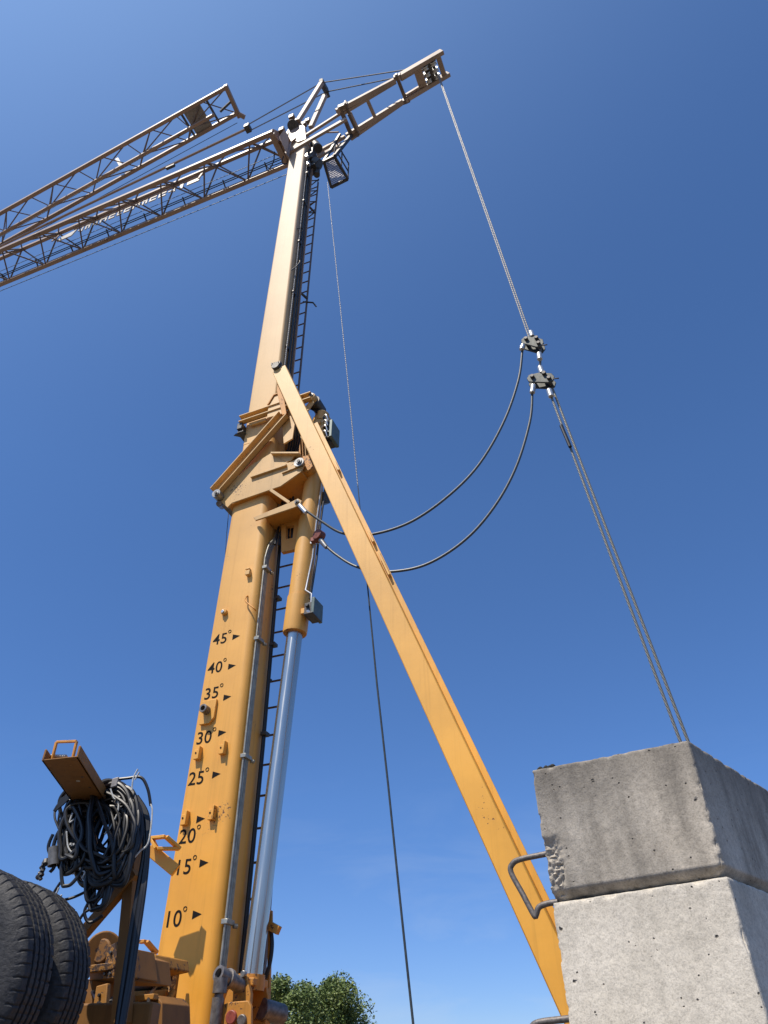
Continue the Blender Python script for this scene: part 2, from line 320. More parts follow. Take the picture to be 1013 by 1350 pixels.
# ---- mast sections (rounded box tubes)
def rsec(x0, x1, y0, y1, rr_, z, seg=7):
    out = []; l = 0.028
    for cx, cy, a0, r in ((x1-rr_, y0+rr_, -90, rr_), (x1-rr_, y1-rr_, 0, rr_), (x0+l, y1-l, 90, l), (x0+l, y0+l, 180, l)):
        for k in range(seg+1):
            a = R(a0+90*k/seg); out.append((cx+r*math.cos(a), cy+r*math.sin(a), z))
    return out
def loft(secs):
    b = MB(); n = len(secs[0])
    for s_ in secs: b.v += s_
    for i in range(len(secs)-1):
        for k in range(n): b.f.append((i*n+k, i*n+(k+1) % n, (i+1)*n+(k+1) % n, (i+1)*n+k))
    b.f.append(tuple(reversed(range(n)))); b.f.append(tuple((len(secs)-1)*n+k for k in range(n))); return b
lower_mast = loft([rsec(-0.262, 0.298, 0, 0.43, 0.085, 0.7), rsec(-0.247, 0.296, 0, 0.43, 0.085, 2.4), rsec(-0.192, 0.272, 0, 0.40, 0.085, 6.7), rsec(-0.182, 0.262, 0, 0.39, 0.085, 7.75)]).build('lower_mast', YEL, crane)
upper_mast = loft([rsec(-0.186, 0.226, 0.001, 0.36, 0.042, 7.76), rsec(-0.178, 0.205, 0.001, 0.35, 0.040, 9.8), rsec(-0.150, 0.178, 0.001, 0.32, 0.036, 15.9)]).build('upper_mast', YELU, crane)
upper_mast['label'] = 'upper mast section with pale glare painted into its colour'
# rear flange along the far rear corner
b = MB(); b.box((0.24, 0.412, 7.35), (0.44, 0.02, 1.3)); b.build('rear_cover_plate', YELD, lower_mast, 0.003)
b = MB(); b.beam((0.235, 0.30, 8.3), (0.205, 0.27, 15.6), 0.05, 0.02, (0, 1, 0)); b.build('rear_flange', JIB, upper_mast)

# ---- markings
def text_part(s_, anchor, hgt, name='angle_number'):
    cu = bpy.data.curves.new('t', 'FONT'); cu.body = s_; cu.size = hgt/0.70; cu.extrude = 0.0006; cu.shear = 0.0; cu.offset = 0.0009; cu.space_character = 1.05
    to = bpy.data.objects.new('t', cu); sc.collection.objects.link(to)
    bpy.context.view_layer.update(); dg = bpy.context.evaluated_depsgraph_get()
    me = bpy.data.meshes.new_from_object(to.evaluated_get(dg)); bpy.data.objects.remove(to)
    for v in me.vertices: x, y, z = v.co; v.co = (anchor.x+x*1.0, -0.0016-z, anchor.z+y)
    me.materials.clear(); me.materials.append(BLKP); o = bpy.data.objects.new(name, me); sc.collection.objects.link(o); o.parent = lower_mast; o['label'] = 'black painted angle number '+s_+' degrees'; return o
marks = [('45', 279.5, 851, 316.5, 838), ('40', 272.5, 889, 311, 877), ('35', 267.5, 923, 305, 918), ('30', 257, 982, 298.5, 965), ('25', 246.5, 1036, 291, 1020), ('20', 234, 1113, 270.5, 1079), ('15', 228, 1154, 275, 1137), ('10', 214, 1223, 266, 1205)]
for s_, u, v, tu, tv in marks:
    a = P(u, v, 0); a.x += 0.006; text_part(s_, a, 0.114)
    r = MB(); c0 = Vector((a.x+0.185, 0, a.z+0.118)); ring = [c0+Vector((math.cos(t)*0.0155, 0, math.sin(t)*0.0155)) for t in [2*math.pi*k/16 for k in range(16)]]
    ring = [Vector((p.x, -0.002, p.z)) for p in ring]; r.tube(ring, 0.0028, 5, closed=True); r.build('degree_mark', BLKP, lower_mast)
    t = P(tu, tv, 0); r = MB(); r.prism([(t.x, 0, t.z), (t.x-0.082, 0, t.z+0.030), (t.x-0.082, 0, t.z-0.030)], (0, -0.0022, 0)); r.build('angle_arrow', BLKP, lower_mast)

# ---- lugs and fittings on the bright face
for u, v in ((262, 995), (295, 988), (245, 1081), (281, 1074)):
    p = P(u, v, -0.02); b = MB()
    b.box((p.x-0.018, -0.020, p.z), (0.042, 0.040, 0.085)); b.box((p.x+0.013, -0.026, p.z+0.012), (0.016, 0.052, 0.115)); o = b.build('lug', YEL, lower_mast, 0.003)
    b = MB(); b.cyl((p.x-0.018, -0.0405, p.z+0.012), (p.x-0.018, -0.0435, p.z+0.012), 0.008, 12); b.build('bolt_hole', BLKP, o)
p = P(329, 757, 0); b = MB(); b.box((p.x, -0.022, p.z), (0.05, 0.044, 0.055)); b.box((p.x-0.008, -0.02, p.z+0.05), (0.05, 0.04, 0.012)); b.build('small_block', YELJ, lower_mast, 0.003)
p = P(297, 808, 0); b = MB(); b.cyl((p.x, 0, p.z), (p.x, -0.035, p.z), 0.033, 18); o = b.build('round_boss', YEL, lower_mast, 0.003); b = MB(); b.cyl((p.x-0.004, -0.035, p.z-0.004), (p.x-0.004, -0.048, p.z-0.004), 0.018, 12); b.build('cap', BRIGHT, o, 0.003)
a = P(326.5, 789, 0); c = P(337, 804, 0); b = MB(); b.tube(spline([(a.x, 0, a.z+0.03), (a.x, -0.03, a.z), (a.x+0.012, -0.04, a.z-0.06), (c.x, -0.04, c.z), (c.x+0.012, -0.01, c.z-0.02)]), 0.008, 8); b.build('hook_bar', YELD, lower_mast)
p = P(274, 938, -0.03)
b = MB(); w2, h2 = 0.075, 0.115; poly = [(p.x-w2, 0, p.z+h2), (p.x+w2, 0, p.z+h2), (p.x+w2, 0, p.z-h2+0.05), (p.x+w2-0.045, 0, p.z-h2), (p.x-w2, 0, p.z-h2)]; b.prism(poly, (0, -0.028, 0)); o = b.build('mounting_plate', YEL, lower_mast, 0.004)
b = MB(); q = Vector((p.x-0.01, -0.028, p.z+0.01)); b.lathe(q, (0, -1, 0), [(0, 0.04), (0.07, 0.04), (0.072, 0.038), (0.072, 0.024), (0.02, 0.022)], 24); b.build('socket_tube', TUBEG, o)

# ---- conduits on the rear face
b = MB()
for k, (s_, y_) in enumerate(((0.318, 0.035), (0.322, 0.058), (0.322, 0.081), (0.318, 0.104))):
    top = Vector((s_-0.015, y_, 5.95)); pts = spline([top, top+Vector((0.0, 0.05, 0.2)), top+Vector((0.0, 0.17, 0.42)), top+Vector((-0.01, 0.19, 0.7)), top+Vector((-0.02, 0.19, 1.2))], 5)
    b.tube([(s_, y_, 0.9), (s_, y_, 2.9)] + pts, 0.0095, 8)
b.build('hydraulic_pipe', PIPE, crane)
for u, v in ((298, 1215), (323, 997), (341, 843), (350, 748)):
    z = Q(u, v, 0.32).z; b = MB(); b.box((0.318, 0.07, z), (0.055, 0.11, 0.035)); b.cyl((0.34, 0.12, z-0.02), (0.355, 0.15, z-0.02), 0.018, 10); b.build('pipe_clamp', PIPE, crane, 0.003)
b = MB(); b.tube([(0.325, 0.325, 0.9), (0.325, 0.325, 4), (0.31, 0.30, 6.3), (0.29, 0.27, 7.7)], 0.020, 10); b.build('black_conduit', BLACK, crane)
for z in (4.12, 5.05, 5.6): b = MB(); b.box((0.335, 0.325, z), (0.06, 0.075, 0.035)); b.build('conduit_clamp', STEEL, crane, 0.003)
b = MB(); b.tube([(0.232, 0.09, 8.9), (0.222, 0.105, 11.8), (0.200, 0.09, 15.3)], 0.011, 8); b.build('hydraulic_pipe', ROPEL, crane)
b = MB(); b.tube([(0.24, 0.17, 8.3), (0.23, 0.17, 11.8), (0.205, 0.16, 15.3)], 0.018, 8); b.build('black_conduit', BLACK, crane)
b = MB(); b.tube([(0.25, 0.225, 8.3), (0.235, 0.225, 11.8), (0.21, 0.21, 15.3)], 0.012, 8); b.build('black_conduit', BLACK, crane)
for z in (9.6, 10.9, 12.3, 13.6, 14.6):
    b = MB(); b.box((0.225, 0.14, z), (0.03, 0.12, 0.03)); b.build('conduit_clamp', STEEL, crane)
b = MB(); b.tube(spline([(0.17, 0.02, 11.35), (0.25, 0.06, 11.5), (0.27, 0.12, 11.7), (0.22, 0.16, 11.85)]), 0.009, 6); b.build('loose_cable', BLACK, crane); b = MB(); b.tube(spline([(0.2, 0.04, 12.6), (0.27, 0.1, 12.65), (0.22, 0.14, 12.4)]), 0.009, 6); b.build('loose_cable', BLACK, crane)

# ---- ladder on the far side
b = MB()
for s_ in (-0.10, 0.24): b.beam((s_+0.19, 0.5, 1.0), (s_+0.19, 0.5, 7.4), 0.012, 0.04, (0, 1, 0)); b.beam((s_, 0.5, 7.9), (s_, 0.5, 15.0), 0.012, 0.04, (0, 1, 0))
LADM = simple('ladder_brown_paint', (0.13, 0.08, 0.05), 0.5)
lad = b.build('ladder', LADM, crane)
z = 1.1; rung0 = None
while z < 15:
    if not 7.35 < z < 7.95:
        if rung0 is None: b = MB(); b.cyl((-0.10, 0.5, 0), (0.24, 0.5, 0), 0.011, 8); rung = rung0 = b.build('rung', LADM, lad)
        else: rung = rung0.copy(); sc.collection.objects.link(rung); rung.parent = lad
        rung.location = (0.19 if z < 7.4 else 0, 0, z)
    z += 0.28
b = MB()
for z in (2.6, 4.7, 6.6, 8.8, 11.2, 13.8): b.beam((0.2, 0.3, z), (0.24, 0.5, z+0.05), 0.03, 0.03); b.beam((-0.1, 0.3, z), (-0.1, 0.5, z), 0.03, 0.03)
b.build('ladder_bracket', STEEL, lad)
# upper ladder diagonal stiffeners near the head
b = MB()
for z in (13.7, 14.1, 14.5, 14.9): b.beam((-0.08, 0.52, z), (0.24, 0.52, z+0.25), 0.015, 0.015); b.beam((-0.08, 0.52, z+0.4), (0.24, 0.52, z+0.2), 0.015, 0.015)
b.build('ladder_brace', STEEL, lad)
a = P(400, 398, 0.5); c = P(413, 399, 0.5); d_ = P(417, 404, 0.5); b = MB(); b.tube([a, c, d_], 0.013, 8); b.build('hook_bar', STEEL, lad)
a = P(393, 605, 0.5)

# ---- diagonal strut
b = MB(); nrm = (0, 1, 0)
t0, t1 = Vector((0.355, -0.15, 8.70)), Vector((2.98, -0.15, 1.72)); dd = (t1-t0).normalized(); pr = Vector((-dd.z, 0, dd.x))   # across, towards the upper right
if pr.x < 0: pr = -pr
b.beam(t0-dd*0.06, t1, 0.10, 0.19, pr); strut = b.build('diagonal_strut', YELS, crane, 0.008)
b = MB()
b.beam(t0+dd*1.2+pr*0.118+Vector((0, 0.03, 0)), t1+pr*0.118+Vector((0, 0.03, 0)), 0.012, 0.045, pr)
for a_, e_ in ((2.0, 2.16), (3.15, 3.3), (3.45, 3.75)): b.beam(t0+dd*a_+pr*0.125, t0+dd*e_+pr*0.125, 0.05, 0.02, pr)
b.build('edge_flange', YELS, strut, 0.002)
tipu = P(366, 486, -0.16); b = MB(); b.cyl((tipu.x+0.01, -0.24, tipu.z-0.02), (tipu.x+0.01, 0.0, tipu.z-0.02), 0.055, 16); b.build('strut_pin', STEEL, crane, 0.004)
b = MB()
for k in range(5): b.box((tipu.x-0.05+0.03*k, -0.21, tipu.z+0.035-0.004*k), (0.012, 0.05, 0.05))
b.build('pin_bolts', STEEL, crane)

# ---- joint plates (near side pieces from their outline, far side mirrored)
MID = 0.19
def plate(poly_px, y, th, name, mt=YELJ, parent=crane, bev=0.004, mirror=True):
    poly = [P(u, v, y) for u, v in poly_px]; b = MB(); b.prism(poly, (0, th, 0)); o = b.build(name, mt, parent, bev)
    if mirror:
        b = MB(); b.prism([Vector((p.x, 2*MID-p.y-th, p.z)) for p in poly], (0, th, 0)); b.build(name, mt, parent, bev)
    return o
def boxarm(pa, pb, w_, dpt, y, name, mt=YELJ, lip=0.03, mirror=True):   # channel: web plus two flanges towards the camera
    a = P(*pa, y); c = P(*pb, y); d = (c-a).normalized(); pr_ = Vector((-d.z, 0, d.x)); b = MB()
    b.beam(a, c, 0.02, w_, pr_)
    for s_ in (-1, 1): b.beam(a+pr_*s_*(w_/2-0.008)+Vector((0, -dpt/2+0.01, 0)), c+pr_*s_*(w_/2-0.008)+Vector((0, -dpt/2+0.01, 0)), dpt, 0.016, pr_)
    o = b.build(name, mt, crane, 0.003)
    if mirror:
        b2 = MB(); b2.v = [(x, 2*MID-y_, z_) for x, y_, z_ in b.v]; b2.f = b.f; b2.build(name, mt, crane, 0.003)
    return o
def pin(u, v, y0, y1, r=0.035, mt=PINM, name='joint_pin', inner=True):
    p = P(u, v, y0); b = MB(); b.cyl(p, (p.x, y1, p.z), r, 18); o = b.build(name, mt, crane, 0.004)
    if inner: b = MB(); b.cyl((p.x, y0-0.004, p.z), (p.x, y0-0.012, p.z), r*0.55, 12); b.build('pin_head', STEEL, o)
# lower link plate
plate([(284, 655), (300, 669), (306, 663), (341, 651), (370, 641), (397, 622), (402, 611), (398, 603), (389, 606), (380, 610), (358, 597), (330, 614)], -0.055, 0.022, 'link_plate')
b = MB(); a = P(297, 666, -0.05); c = P(397, 623, -0.05)
b.prism([P(300, 667, -0.05), P(341, 650, -0.05), P(370, 641, -0.05), P(398, 622, -0.05), P(398, 617, -0.05), P(370, 636, -0.05), P(341, 645, -0.05), P(302, 661, -0.05)], (0, 0.50, 0)); b.build('link_underside_plate', YELD, crane, 0.003)
b = MB(); b.prism([P(358, 596, -0.06), P(392, 596, -0.06), P(384, 607, -0.06), P(378, 609, -0.06)], (0, 0.02, 0)); b.prism([P(357, 595.5, -0.11), P(394, 595.5, -0.11), P(394, 597.5, -0.11), P(357, 597.5, -0.11)], (0, 0.3, 0)); b.build('gusset_plate', YELJ, crane, 0.002)
a = P(331, 629, -0.07); c = P(378, 613, -0.07); b = MB(); b.beam(a, c, 0.03, 0.03); b.build('stiffener_rib', YELJ, crane, 0.003)
a = P(372, 624, -0.065); c = P(392, 616, -0.065); b = MB(); b.beam(a, c, 0.02, 0.012); b.build('stiffener_rib', YELJ, crane, 0.002)
b = MB(); b.lathe(P(394, 609, -0.088), (0, 1, 0), [(0, 0.0), (0, 0.062), (0.028, 0.062)], 24); b.build('pin_boss', PINM, crane); pin(394, 608, -0.10, 0.48, 0.036)
b = MB(); b.lathe(P(401, 612, 0.0), (0, 1, 0), [(0, 0.0), (0, 0.13), (0.12, 0.13), (0.12, 0)], 28); b.build('rear_roller', YELD, crane)
# left lower eye
b = MB(); b.lathe(P(285, 650, -0.15), (0, 1, 0), [(0, 0.0), (0, 0.055), (0.03, 0.055), (0.09, 0.055)], 24); b.build('pin_boss', PINM, crane); pin(285, 650, -0.165, 0.55, 0.03)
b = MB(); b.beam(P(292, 665, -0.05)+Vector((0, .24, 0)), P(303, 661, -0.05)+Vector((0, .24, 0)), 0.46, 0.04); b.cyl(P(289, 664, -0.06), P(293, 668, 0.45), 0.035, 14); b.build('cross_shaft', TUBEG, crane, 0.003)
# diagonal channel
boxarm((286, 651), (376, 549), 0.150, 0.085, -0.06, 'diagonal_channel', YELJ)
# upper yoke arm
boxarm((318, 556), (412, 524), 0.115, 0.07, -0.055, 'yoke_arm', YELJ)
b = MB(); q = P(316, 561, -0.10); b.box((q.x-0.01, MID, q.z+0.01), (0.07, 0.56, 0.10)); b.box((q.x+0.0, MID, q.z-0.075), (0.09, 0.52, 0.03)); b.build('yoke_end_block', STEEL, crane, 0.006)
b = MB(); b.beam(P(310, 573, -0.05), P(325, 576, 0.1), 0.05, 0.01); b.build('small_bracket', STEEL, crane)
b = MB(); q = P(410, 522, -0.07); b.lathe(q, (0, 1, 0), [(0, 0.0), (0, 0.05), (0.05, 0.06), (0.5, 0.06)], 24); b.build('yoke_boss', YELJ, crane); pin(410, 520, -0.085, 0.46, 0.03)
b = MB(); q = P(414, 528, 0.0); b.lathe(q, (0, 1, 0), [(0, 0.0), (0, 0.075), (0.2, 0.075), (0.2, 0)], 24); b.build('rope_roller', STEEL, crane)
plate([(399, 541), (412, 524), (414, 530), (404, 544)], -0.05, 0.02, 'yoke_gusset')
plate([(354, 536), (362, 522), (372, 519), (373, 545), (352, 551)], -0.10, 0.015, 'ear_plate', YELJ)
b = MB(); b.beam(P(354, 535, -0.09), P(362, 522, -0.09), 0.05, 0.016); b.beam(P(362, 522, -0.09), P(373, 518, -0.09), 0.05, 0.016); b.build('ear_flange', YELD, crane)
plate([(373, 545), (384, 538), (390, 552), (386, 578), (374, 585), (372, 560)], -0.045, 0.02, 'knee_plate', YELJ)
plate([(366, 505), (374, 520), (378, 545), (372, 547), (365, 515)], -0.12, 0.02, 'strut_ear', YELD, mirror=False)
b = MB(); b.prism([P(352, 553, -0.02), P(330, 560, -0.02), P(331, 563, -0.02), P(352, 556, -0.02)], (0, -0.03, 0)); b.build('small_rib', YELJ, crane)
# dark hoses behind the joint
b = MB()
for k in range(5):
    x = 0.33+0.035*k; b.tube(spline([(x, 0.16+0.03*k, 6.2), (x+0.02, 0.2, 6.8), (x-0.03, 0.16, 7.3), (x+0.03, 0.2, 7.8), (x-0.05, 0.15, 8.5)], 6), 0.014, 8)
b.build('hose_bundle', BLACK, crane)
# small bracket with rope anchor
plate([(334, 682), (383, 662), (393, 657), (398, 660), (396, 665), (388, 669), (337, 686)], -0.065, 0.02, 'rope_bracket')
b = MB(); b.beam(P(357, 646, -0.055), P(382, 663, -0.055), 0.02, 0.035); b.build('bracket_stay', YELJ, crane, 0.002)
b = MB(); b.prism([P(348, 681, -0.06), P(390, 667, -0.06), P(390, 662, -0.06), P(348, 676, -0.06)], (0, 0.45, 0)); b.build('bracket_underside_plate', YELD, crane, 0.002)
pin(391, 661, -0.08, 0.44, 0.028)
# window plate between mast and cylinder
b = MB(); ys = 0.16
out = [P(371, 668, ys), P(396, 668, ys), P(398, 722, ys), P(371, 728, ys)]; inn = [P(377, 694, ys), P(388, 692, ys), P(386, 709, ys), P(377, 711, ys)]
b.v += [tuple(p) for p in out+inn] + [tuple(p+Vector((0, 0.05, 0))) for p in out+inn]
for k in range(4):
    k2 = (k+1) % 4; b.f += [(k, k2, 4+k2, 4+k), (8+k, 12+k, 12+k2, 8+k2), (k, 8+k, 8+k2, k2), (4+k, 4+k2, 12+k2, 12+k)]
b.build('window_plate', YELD, crane)

# ---- hydraulic cylinder
c0, c1 = Vector((0.482, 0.2, 1.95)), Vector((0.80, 0.2, 8.15)); cdv = (c1-c0).normalized()
def onc(z): return c0 + (c1-c0)*((z-c0.z)/(c1.z-c0.z))
b = MB(); b.lathe(onc(5.05), cdv, [(0.0, 0.082), (0.0, 0.118), (0.03, 0.122), (0.40, 0.122), (0.402, 0.119), (0.41, 0.119), (0.412, 0.112), (2.95, 0.112), (2.96, 0.09), (3.05, 0.09), (3.05, 0.0)], 40)
barrel = b.build('hydraulic_cylinder', YEL, crane)
b = MB(); b.lathe(onc(5.05), cdv, [(-0.006, 0.08), (-0.006, 0.112), (0.002, 0.112)], 36); b.build('end_ring', YELD, barrel)
b = MB(); b.cyl(onc(2.15), onc(5.3), 0.079, 40); b.build('piston_rod', CHROME, barrel)
b = MB(); b.lathe(onc(2.16), cdv, [(0.05, 0.06), (0.05, 0.1), (-0.02, 0.105), (-0.05, 0.105)], 32); b.build('rod_collar', YELD, barrel)
b = MB(); bx_ = onc(2.0)
for y_ in (0.05, 0.31):
    b.prism([(bx_.x-0.10, y_, 1.2), (bx_.x-0.11, y_, 2.05), (bx_.x-0.06, y_, 2.19), (bx_.x+0.05, y_, 2.19), (bx_.x+0.10, y_, 2.08), (bx_.x+0.09, y_, 1.2)], (0, 0.045, 0))
b.box((bx_.x+0.01, 0.2, 2.155), (0.17, 0.22, 0.05)); b.build('base_clevis', YELD, barrel, 0.006)
b = MB(); q = P(321, 1284, 0.03); b.cyl((q.x, 0.05, q.z), (q.x, 0.02, q.z), 0.022, 10); b.build('clevis_bolt', PINM, barrel, 0.003)
# pipe and boxes on cylinder
pl_ = [P(429, 560, 0.16), P(424, 640, 0.16), P(417, 690, 0.16), P(412, 735, 0.16), P(403, 778, 0.12), P(411, 783, 0.12), P(410, 800, 0.12)]
b = MB(); b.tube(pl_, 0.009, 8); b.build('cylinder_pipe', BRIGHT, barrel)
b = MB(); b.tube([p+Vector((0.03, 0.04, 0)) for p in pl_[:4]] + [P(409, 790, 0.2)], 0.013, 8); b.build('cylinder_pipe', STEEL, barrel)
b = MB(); q = P(413.5, 716, 0.15); b.box(q, (0.06, 0.05, 0.035)); b.build('pipe_clamp', BRIGHT, barrel, 0.004)
def ebox(c, sz, name='valve_cover'):
    b = MB(); b.box(c, sz); o = b.build(name, BOXM, barrel, 0.006); return o
q = P(417, 804, 0.16); vb = ebox((q.x+0.005, 0.17, q.z), (0.035, 0.20, 0.20))
b = MB(); b.box((q.x-0.055, 0.15, q.z-0.01), (0.085, 0.12, 0.14)); b.cyl((q.x-0.06, 0.06, q.z+0.02), (q.x-0.06, 0.1, q.z+0.02), 0.02, 10); b.box((q.x-0.02, 0.13, q.z-0.1), (0.1, 0.2, 0.015)); b.build('valve_block', STEEL, vb, 0.004)
b = MB(); b.box((q.x-0.12, 0.14, q.z-0.01), (0.05, 0.06, 0.06)); b.build('valve_mount', YEL, vb, 0.004)
b = MB(); b.cyl((q.x-0.045, 0.07, q.z-0.07), (q.x-0.03, 0.05, q.z-0.07), 0.018, 10); b.build('bolt_head', BRIGHT, vb)
q = P(440, 572, 0.18); vb = ebox((q.x+0.01, 0.18, q.z), (0.04, 0.22, 0.28))
b = MB()
for k in range(7): b.box((q.x-0.05+random.uniform(-.03, .03), 0.1+random.uniform(0, .12), q.z+0.18-0.055*k), (random.uniform(.03, .07), random.uniform(.04, .08), random.uniform(.03, .05)))
b.box((q.x-0.04, 0.18, q.z-0.13), (0.14, 0.2, 0.015)); b.build('valve_block', STEEL, vb, 0.004)
b = MB()
for k in range(4): b.tube(spline([(q.x-0.10, 0.06, q.z+0.22-0.09*k), (q.x-0.04, 0.03, q.z+0.2-0.09*k), (q.x-0.02, 0.05, q.z+0.12-0.09*k)], 5), 0.009, 7)
b.build('fitting', BRIGHT, vb)
b = MB(); b.lathe(P(424, 549, 0.12), (0.3, -0.3, 1), [(-0.05, 0.0), (-0.05, 0.055), (0.06, 0.055), (0.08, 0.03), (0.08, 0.0)], 20); b.build('hose_cap', YELJ, barrel)
b = MB()
for k in range(3): b.tube(spline([P(399, 541, 0.05+0.03*k), P(408, 538-k, 0.05), P(420, 545-2*k, 0.1), P(430, 556, 0.12), P(434, 570, 0.14)], 7), 0.015, 8)
b.build('hose', BLACK, barrel)
b = MB(); b.box(P(419, 560, 0.12), (0.12, 0.1, 0.06)); b.build('head_plate', YELJ, barrel, 0.005)
b = MB(); b.cyl(P(424, 650, 0.28), P(428, 665, 0.36), 0.07, 18); b.build('rear_lug', STEEL, barrel, 0.004)

# ---- foot details at the mast base
b = MB(); a = Vector(P(288, 1283, -0.16)); c = Vector(P(325, 1303, 0.12)); ax = (c-a).normalized()
b.lathe(a, ax, [(0.06, 0.030), (0.0, 0.032), (0.0, 0.052), (0.09, 0.052), (0.092, 0.064), (0.12, 0.064), (0.122, 0.052), ((c-a).length, 0.052)], 28); b.build('cross_tube', TUBEG, crane)
b = MB(); a2 = P(291, 1296, -0.14); c2 = P(284, 1345, -0.14); b.cyl(a2, c2, 0.032, 18); b.cyl(a2+(c2-a2)*0.4, c2-Vector((0, 0, 0.8)), 0.042, 20); b.cyl(a2+Vector((0, 0, 0.03)), a2-Vector((0, 0, 0.06)), 0.05, 16); b.build('support_rod', TUBEG, crane)
b = MB(); b.prism([P(293, 1325, -0.12), P(303, 1321, -0.12), P(327, 1319, -0.12), P(331, 1326, -0.12), P(331, 1350, -0.12), P(333, 1420, -0.12), P(293, 1420, -0.12)], (0, 0.03, 0)); b.build('base_plate', YELD, crane, 0.005)
b = MB(); q = P(304, 1341, -0.14); b.cyl(q, (q.x, -0.08, q.z), 0.042, 18); b.build('red_cap', RED, crane, 0.006)
b = MB(); q = P(318, 1345, -0.14); b.cyl(q, (q.x, -0.08, q.z), 0.035, 18); b.build('round_nut', TUBEG, crane, 0.006)
b = MB(); b.prism([P(335, 1285, 0.36), P(352, 1283, 0.36), P(354, 1200, 0.36), P(358, 1200, 0.36), P(352, 1420, 0.36), P(335, 1420, 0.36)], (0, 0.03, 0)); b.build('rear_plate', YELD, crane, 0.004)
b = MB(); b.beam(P(350, 1217, 0.3), P(368, 1227, 0.3), 0.05, 0.06); b.beam(P(358, 1205, 0.3), P(358, 1224, 0.3), 0.02, 0.02); b.build('rear_bracket', YELD, crane, 0.003)
b = MB(); b.tube(spline([P(357, 1222, 0.34), P(359, 1245, 0.34), P(356, 1270, 0.34), P(350, 1290, 0.34)]), 0.016, 8); b.build('rear_hose', BLACK, crane)
b = MB(); b.cyl(P(345, 1330, 0.3), P(372, 1338, 0.5), 0.07, 20); b.build('rear_roller', TUBEG, crane, 0.006)

# ---- mast head
b = MB()
b.prism([P(376, 176, -0.02), P(383, 184, -0.02), P(393, 187, -0.02), P(404, 183, -0.02), P(402, 166, -0.02), P(390, 155, -0.02)], (0, 0.36, 0)); head = b.build('mast_head', JIB, crane, 0.01)
b = MB(); b.cyl(P(386, 165, -0.08), P(394, 178, 0.42), 0.11, 20); b.build('slew_drum', STEEL, head, 0.01)
for u, v, y in ((378, 180, 0.0), (372, 172, -.1), (381, 196, .35), (406, 160, .3), (401, 164, 0.2), (385, 155, -.1)): b = MB(); b.box(P(u, v, y), (0.11, 0.09, 0.13)); b.build('head_fitting', LATT, head, 0.008)
# A frame
pk1, pk2 = P(424.5, 109, -0.02), P(431, 121, 0.24); f1, f2 = P(393, 160, -0.06), P(410, 168, 0.32)
b = MB(); b.beam(f1, pk1, 0.075, 0.10); b.beam(f2, pk2+(f2-pk2)*0.1, 0.075, 0.10); hf = b.build('head_frame', ARMP, crane, 0.006)
b = MB(); b.beam(pk1, pk2, 0.10, 0.12); b.cyl(pk1+Vector((0, -.05, 0.02)), pk1+Vector((0, .06, 0.05)), 0.05, 14); b.cyl(pk2+Vector((0, -.04, -0.03)), pk2+Vector((0, .1, -.06)), 0.045, 14); b.build('peak_crosspiece', STEEL, hf, 0.006)

# ---- lattice jib
ZB, ZT = 16.03, 16.62; YA, YC, YB = -0.26, 0.40, 0.10
def lattice(name, A, B, C, n, rc, rd, mt, extra=True, x_far=None):
    """A(t), B(t), C(t): chord points with t in 0..1"""
    b = MB()
    for ch, rr in ((A, rc), (B, rc*0.85), (C, rc)): b.beam(ch(0), ch(1), rr*2, rr*2)
    root = b.build(name, mt, crane, 0.006)
    b = MB()
    for i in range(n):
        t0_, tm, t1_ = i/n, (i+.5)/n, (i+1)/n
        for p, q in ((A(tm), C(t0_)), (A(tm), C(t1_)), (B(tm), C(t0_)), (B(tm), C(t1_)), (A(tm), B(tm)), (A(t0_), B(tm)), (B(tm), A(t1_))):
            b.cyl(p, q, rd, 6)
    b.build('lattice_bars', LATT, root); return root
LX0, LX1 = -0.42, -15.0
jA = lambda t: Vector((LX0+(LX1-LX0)*t, YA-0.03*t, ZB)); jC = lambda t: Vector((LX0+0.1+(LX1-LX0)*t, YC-0.02*t, ZB)); jB = lambda t: Vector((LX0+(LX1-LX0)*t, YB-0.02*t, ZT))
jib = lattice('lattice_jib', jA, jB, jC, 14, 0.042, 0.017, JIB)
b = MB(); b.beam((-0.45, YA, ZB), (-0.45, YC, ZB), 0.12, 0.14); b.beam((-0.45, YA, ZB+0.03), (-0.45, YB, ZT), 0.1, 0.1); b.beam((-0.45, YC, ZB), (-0.45, YB, ZT), 0.1, 0.1)
b.prism([P(368, 180, -0.2), P(377, 200, -0.2), P(381, 206, 0.1), P(381, 180, -0.2), P(375, 170, -0.2)], (0, 0.1, 0)); b.beam((-0.45, 0.1, ZB+0.1), (-0.1, 0.15, ZB-0.15), 0.4, 0.16); b.build('jib_foot', JIB, jib, 0.008)
b = MB()
for y_, z_ in ((YC-0.10, ZB+0.11), (YC-0.14, ZB+0.10)): b.cyl((-0.5, y_, z_), (-14.9, y_-0.02, z_), 0.011, 6)
for y_, z_ in ((YC-0.20, ZB+0.17),): b.cyl((-0.3, y_, z_), (-14.9, y_-0.02, z_), 0.006, 5)
b.build('trolley_ropes', ROPED, jib)
b = MB(); x = -0.9
while x > -14.5: b.beam((x, YC-0.0, ZB+0.02), (x, YC-0.16, ZB+0.14), 0.02, 0.03); x -= 0.98
b.build('rope_guides', STEEL, jib)
b = MB(); b.cyl(P(378, 230, 0.4), P(378, 230, 0.4)+(P(0, 384, 0.4)-P(378, 230, 0.4))*1.9, 0.007, 5); b.build('hoist_rope', ROPED, jib)
